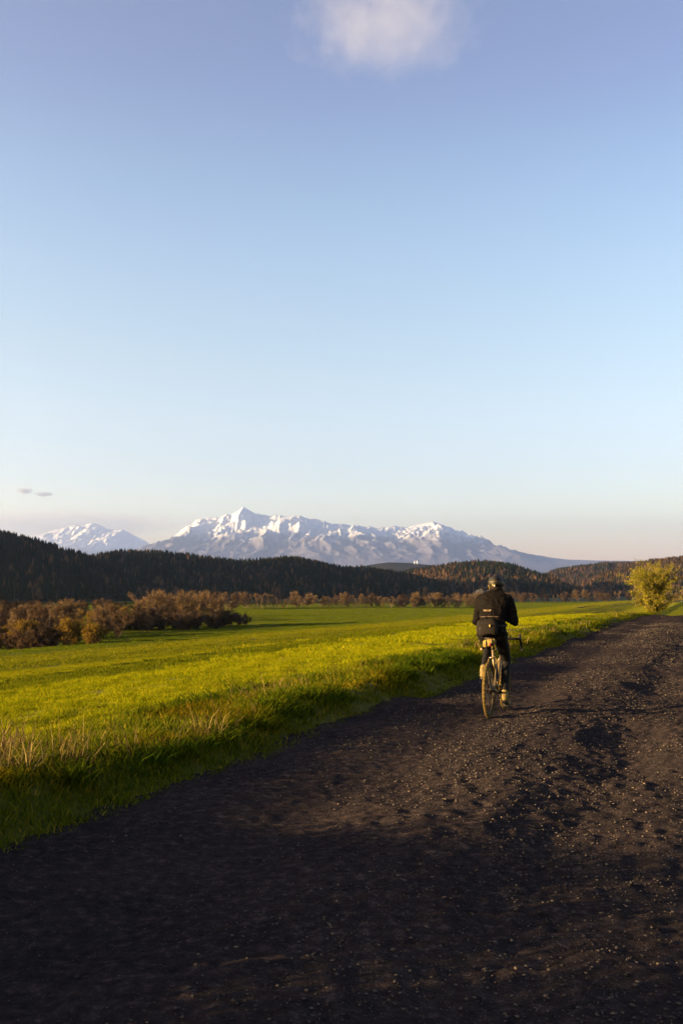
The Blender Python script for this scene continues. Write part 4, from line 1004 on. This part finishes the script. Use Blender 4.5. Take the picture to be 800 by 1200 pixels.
# legs
FT = {1: (PR, -0.30), -1: (PL, 0.06)}
LEG = {}
for sx_, (P_, tip) in FT.items():
    ball = P_ + v3(0, 0, .030); fd = v3(0, math.cos(tip), math.sin(tip))
    heel = ball - fd * .165 + v3(0, 0, .012); ank = heel + fd * .045 + v3(0, 0, .072)
    hip = v3(sx_ * .092, .225, 1.005); D_ = ank - hip; Ld = D_.length; mid = (hip + ank) / 2
    fw = v3(0, 1, 0) - D_ * (D_.y / Ld ** 2); fw.normalize()
    kn = mid + fw * math.sqrt(max(.452 ** 2 - (Ld / 2) ** 2, .0005)) + v3(sx_ * .012, 0, 0)
    LEG[sx_] = (hip, kn, ank, heel, ball, fd)
    body.capsule(hip, hip.lerp(kn, .45), .095, .080); body.capsule(hip.lerp(kn, .45), kn, .080, .056)
    cal = kn.lerp(ank, .33) + v3(0, -.018, 0); body.capsule(kn, cal, .054, .054); body.capsule(cal, ank, .053, .034)
    body.capsule(ank, heel + fd * .02 + v3(0, 0, .02), .036, .030); body.capsule(heel + v3(0, 0, .02) + fd * .03, ball + fd * .02, .032, .036); body.capsule(ball, ball + fd * .075, .034, .022)
    body.ellipsoid(hip + v3(0, -.055, .01), (.085, .085, .085))
def solid(mb, voxel, smooth_n):
    """fuses overlapping shapes into one continuous skin"""
    me = mb.mesh('fuse'); o = bpy.data.objects.new('fuse', me); COL.objects.link(o)
    r_ = o.modifiers.new('r', 'REMESH'); r_.mode = 'VOXEL'; r_.voxel_size = voxel; r_.use_smooth_shade = True
    s_ = o.modifiers.new('s', 'SMOOTH'); s_.factor = 0.5; s_.iterations = smooth_n
    dg_ = bpy.context.evaluated_depsgraph_get(); out = bpy.data.meshes.new_from_object(o.evaluated_get(dg_))
    bpy.data.objects.remove(o); bpy.data.meshes.remove(me)
    return out
bme = solid(body, 0.0062, 5); bme.name = 'body'
link('body', bme, m_skin, person)
Vb = np.empty(len(bme.vertices) * 3, np.float32); bme.vertices.foreach_get('co', Vb); Vb = Vb.reshape(-1, 3).astype(float)
Nb = np.empty(len(bme.vertices) * 3, np.float32); bme.vertices.foreach_get('normal', Nb); Nb = Nb.reshape(-1, 3)
Fb = np.array([list(p_.vertices) for p_ in bme.polygons if len(p_.vertices) == 4])
def segd(P, a, b):
    a = np.array(a); b = np.array(b); ab = b - a; t_ = np.clip(((P - a) @ ab) / (ab @ ab), 0, 1)
    return np.linalg.norm(P - a - t_[:, None] * ab, axis=1)
d_arm = np.minimum.reduce([np.minimum(segd(Vb, s0, e0), segd(Vb, e0, w0 - (w0 - e0).normalized() * 0.0)) for (s0, e0, w0) in ARM.values()])
d_hand = np.minimum.reduce([segd(Vb, w0 + (w0 - e0).normalized() * .03, w0 + (w0 - e0).normalized() * .13) for (s0, e0, w0) in ARM.values()])
d_leg = np.minimum.reduce([np.minimum(segd(Vb, h0, k0), segd(Vb, k0, a0)) for (h0, k0, a0, *_r) in LEG.values()])
d_foot = np.minimum.reduce([segd(Vb, he, ba + fd_ * .08) for (h0, k0, a0, he, ba, fd_) in LEG.values()])
ankz = np.minimum.reduce([np.linalg.norm(Vb - np.array(a0), axis=1) for (h0, k0, a0, *_r) in LEG.values()])
is_foot = ((d_foot < 0.062) | (ankz < 0.062)) & (Vb[:, 2] < 0.66)
is_hand = (d_hand < 0.055) & (d_hand < d_arm + 0.012)
is_head = (Vb[:, 2] - 1.528) + (Vb[:, 1] - .45) * 0.35 > 0
waist = Vb[:, 2] - (1.045 + (Vb[:, 1] - .15) * 0.10)
is_leg = (waist < 0.0) & ~is_foot & (d_arm > 0.07)
is_jac = (waist > -0.055) & ~is_head & ~is_hand
is_jac |= (d_arm < 0.066) & ~is_hand & ~is_head & (Vb[:, 2] > 1.09)
def cloth(name, mask, off, mat, wr=0.004, seed=0):
    fm = mask[Fb].all(1); fc_ = Fb[fm]; us = np.unique(fc_); rm = np.full(len(Vb), -1); rm[us] = np.arange(len(us))
    P_ = Vb[us] + Nb[us] * (off + wr * (fbm(Vb[us, 0] * 16 + Vb[us, 1] * 9, Vb[us, 2] * 22 + Vb[us, 1] * 7, seed, 3))[:, None])
    me = np_mesh(name, P_, [rm[fc_]], True)
    return link(name, me, mat, person)
jac = cloth('jacket', is_jac, 0.013, m_jacket, 0.012, 3)
cloth('tights', is_leg, 0.004, m_tights, 0.004, 5)
for sx_ in (-1, 1):
    cloth('shoe', is_foot & (Vb[:, 0] * sx_ > 0), 0.009, m_shoe, 0.004, 7)
    hip, kn, ank, heel, ball, fd = LEG[sx_]
    so = MB(); so.tube([heel + fd * -.022 + v3(0, 0, -.018), heel + fd * .03 + v3(0, 0, -.022), ball + v3(0, 0, -.028), ball + fd * .075 + v3(0, 0, -.018)], [.026, .033, .042, .028], 12, flat=(1, .32)); so.build('sole', m_sole, person)
    cu = MB(); c0 = ank + (kn - ank).normalized() * .055; dk = (kn - ank).normalized(); cu.tube([c0 - dk * .012, c0 + dk * .012], .047, 16); cu.build('ankle_cuff', m_refl if sx_ < 0 else m_tights, person)
jac.data.calc_loop_triangles()
bvh = BVHTree.FromPolygons([tuple(v.co) for v in jac.data.vertices], [tuple(p_.vertices) for p_ in jac.data.polygons])
def on_back(x, z, lift=0.004):
    h = bvh.ray_cast(Vector((x, -1, z)), Vector((0, 1, 0)))
    return (h[0] + h[1] * lift * (1 if h[1].y < 0 else -1)) if h[0] else Vector((x, .15, z))
# reflective lettering on the back
cu = bpy.data.curves.new('print', 'FONT'); cu.body = 'MAAP'; cu.size = 0.060; cu.align_x = 'CENTER'; cu.extrude = 0; cu.space_character = 1.05; cu.offset = 0.0012
to = bpy.data.objects.new('print', cu); COL.objects.link(to); dg_ = bpy.context.evaluated_depsgraph_get()
tm = bpy.data.meshes.new_from_object(to.evaluated_get(dg_)); bpy.data.objects.remove(to)
for v in tm.vertices: v.co = on_back(v.co.x * 0.62 - 0.050, v.co.y * 0.62 + 1.292, 0.006)
tm.name = 'back_print'; tp = link('back_print', tm, m_refl, jac); tp['label'] = 'pale reflective lettering across the lower back'
# reflective piping along the back pocket and zip pocket seams
pp = MB(); pp.tube([on_back(x, 1.222 + 0.010 * math.cos(x * 9), 0.002) for x in np.linspace(-.135, .105, 26)], 0.0042, 6); pp.build('pocket_piping', pmat('brown_reflective_piping', (0.055, 0.033, 0.017), 0.6), jac)
pk = MB()
for xx in (-.075, .0, .075): pk.tube([on_back(xx, z_, 0.001) for z_ in np.linspace(1.226, 1.32, 8)], 0.0025, 5)
pk.build('pocket_seam', m_jacket, jac)
col_ = MB(); rg_ = []
for k in range(7): rg_.append(ring_at(v3(0, .447 + k * .006, 1.512 + k * .015), .078 - .003 * k, .074 - .002 * k, .4))
col_.loft(rg_, cap=False); col_.build('collar', m_jacket, jac)

# helmet: ribbed shell with open vents, retention strap, rear dial and a small light
HC = HEAD + v3(0, -.006, .030)
def shell_pt(a, b, r=1.0):
    # a around (0 = right, pi/2 = front), b elevation
    e_ = Vector((.101 * math.cos(a) * math.cos(b), (.130 + .012 * (math.sin(a) < 0)) * math.sin(a) * math.cos(b), .108 * math.sin(b))) * r
    return HC + HR @ e_
hm = MB(); rows_ = 11; colsn = 36; rings = []
for i in range(rows_):
    b = math.radians(-16 + i * 10.4); ring = []
    for j in range(colsn):
        a = 2 * math.pi * j / colsn; bb = b - (0.12 if math.sin(a) < -0.3 else 0) * (1 - i / rows_)
        groove = 0.955 if (j % 6 in (0, 1) and 3 <= i <= 8) else 1.0
        ring.append(shell_pt(a, min(bb, 1.54), groove))
    rings.append(ring)
inner = [[HC + (p_ - HC) * 0.90 for p_ in r_] for r_ in rings]
hm.loft(list(reversed(inner)) + rings)
he = hm.build('helmet', m_helm, person)
vn = MB()
for j in range(6):
    a = 2 * math.pi * (j * 6 + .5) / colsn
    vn.tube([shell_pt(a, math.radians(b), 0.962) for b in (14, 28, 44, 58)], [.006, .011, .010, .005], 6, flat=(1, .3))
vn.build('vent', pmat('vent_shadow_foam', (0.006, 0.006, 0.006), 0.9), he)
rb = MB(); rb.tube([shell_pt(a, math.radians(4), 1.012) for a in np.linspace(math.pi + .25, 2 * math.pi - .25, 18)], .0048, 6); rb.build('rear_trim', pmat('olive_gold_trim', (0.06, 0.043, 0.006), 0.5), he)
dl = MB(); dl.superbox(HC + HR @ v3(-.006, -.142, -.040), (.024, .010, .012), .5); dl.build('rear_dial', m_yel, he)
lt_ = MB(); lt_.ellipsoid(HC + HR @ v3(.006, -.153, -.052), (.008, .006, .007)); lt_.build('rear_light', pmat('white_lens', (.8, .8, .78), .2), he)
stp = MB()
for sx_ in (-1, 1): stp.tube([shell_pt(math.pi * (1 if sx_ < 0 else 0) - sx_ * .0 - sx_ * (-.75), math.radians(-12), .97), HEAD + HR @ v3(sx_ * .083, .0, -.062), HEAD + HR @ v3(sx_ * .030, .050, -.118)], .0045, 5, flat=(1, .5))
stp.tube([shell_pt(math.pi + .55, math.radians(-16), 1.0), HEAD + HR @ v3(-.082, -.02, -.055)], .008, 5, flat=(1, .5)); stp.build('chin_strap', m_yel, he)
hr_ = MB(); hr_.ellipsoid(HEAD + HR @ v3(0, -.030, -.030), (.083, .092, .095), 16, 10, HR); hr_.build('hair', pmat('dark_brown_hair', (.012, .008, .005), .8, spec=0.1), person)

# hip pack worn on the lower back
BK = on_back(-.02, 1.10, 0)
pack = empty('hip_pack', (bx_, by_, bike_z), YAW)
tag(pack, 'dark grey brown hip pack with a small tag on the rider\'s lower back', 'bag')
m_pack = pmat('dark_brown_cordura', (0.005357, 0.003794, 0.002678), 0.85, noise=((0.008928, 0.005803, 0.003571), 12.0, 0.2), bump=(90, 0.5, 0.003), spec=0.15)
PC = v3(-.028, BK.y - .030, 1.098); PRt = Matrix.Rotation(math.radians(-14), 3, 'X')
pb = MB(); pb.superbox(PC, (.132, .055, .100), .42, 32, 20, rot=PRt, fn=lambda p: Vector((p.x * (1 - .5 * max(p.z, 0)), p.y * (1 - 1.5 * p.z) + .9 * p.x * p.x, p.z + .012 * math.sin(p.x * 30))))
pbo = pb.build('pouch', m_pack, pack)
fl = MB(); fl.tube([PC + PRt @ v3(x, -.056 + .9 * x * x, .035) for x in np.linspace(-.115, .115, 16)], .004, 6); fl.build('zip', m_black, pbo)
tg = MB(); tg.box(PC + PRt @ v3(.048, -.062, .012), (.009, .003, .015), PRt); tg.build('tag', pmat('orange_yellow_tag', (.26, .16, .03), .6), pbo)
em = MB(); em.tube([PC + PRt @ v3(-.055 + .026 * math.cos(a), -.060 + .012, -.03 + .020 * math.sin(a)) for a in np.linspace(0, 6.28, 18, endpoint=False)], .003, 5, closed=True); em.build('stitched_ring', pmat('olive_stitching', (.09, .065, .03), .8), pbo)
stw = MB(); stw.tube([v3(.188 * math.cos(a), .222 + .150 * math.sin(a), 1.125 + .012 * math.sin(a)) for a in np.linspace(math.radians(-62), math.radians(242), 40)], .014, 8, flat=(.25, 1)); stw.build('waist_strap', m_black, pack)
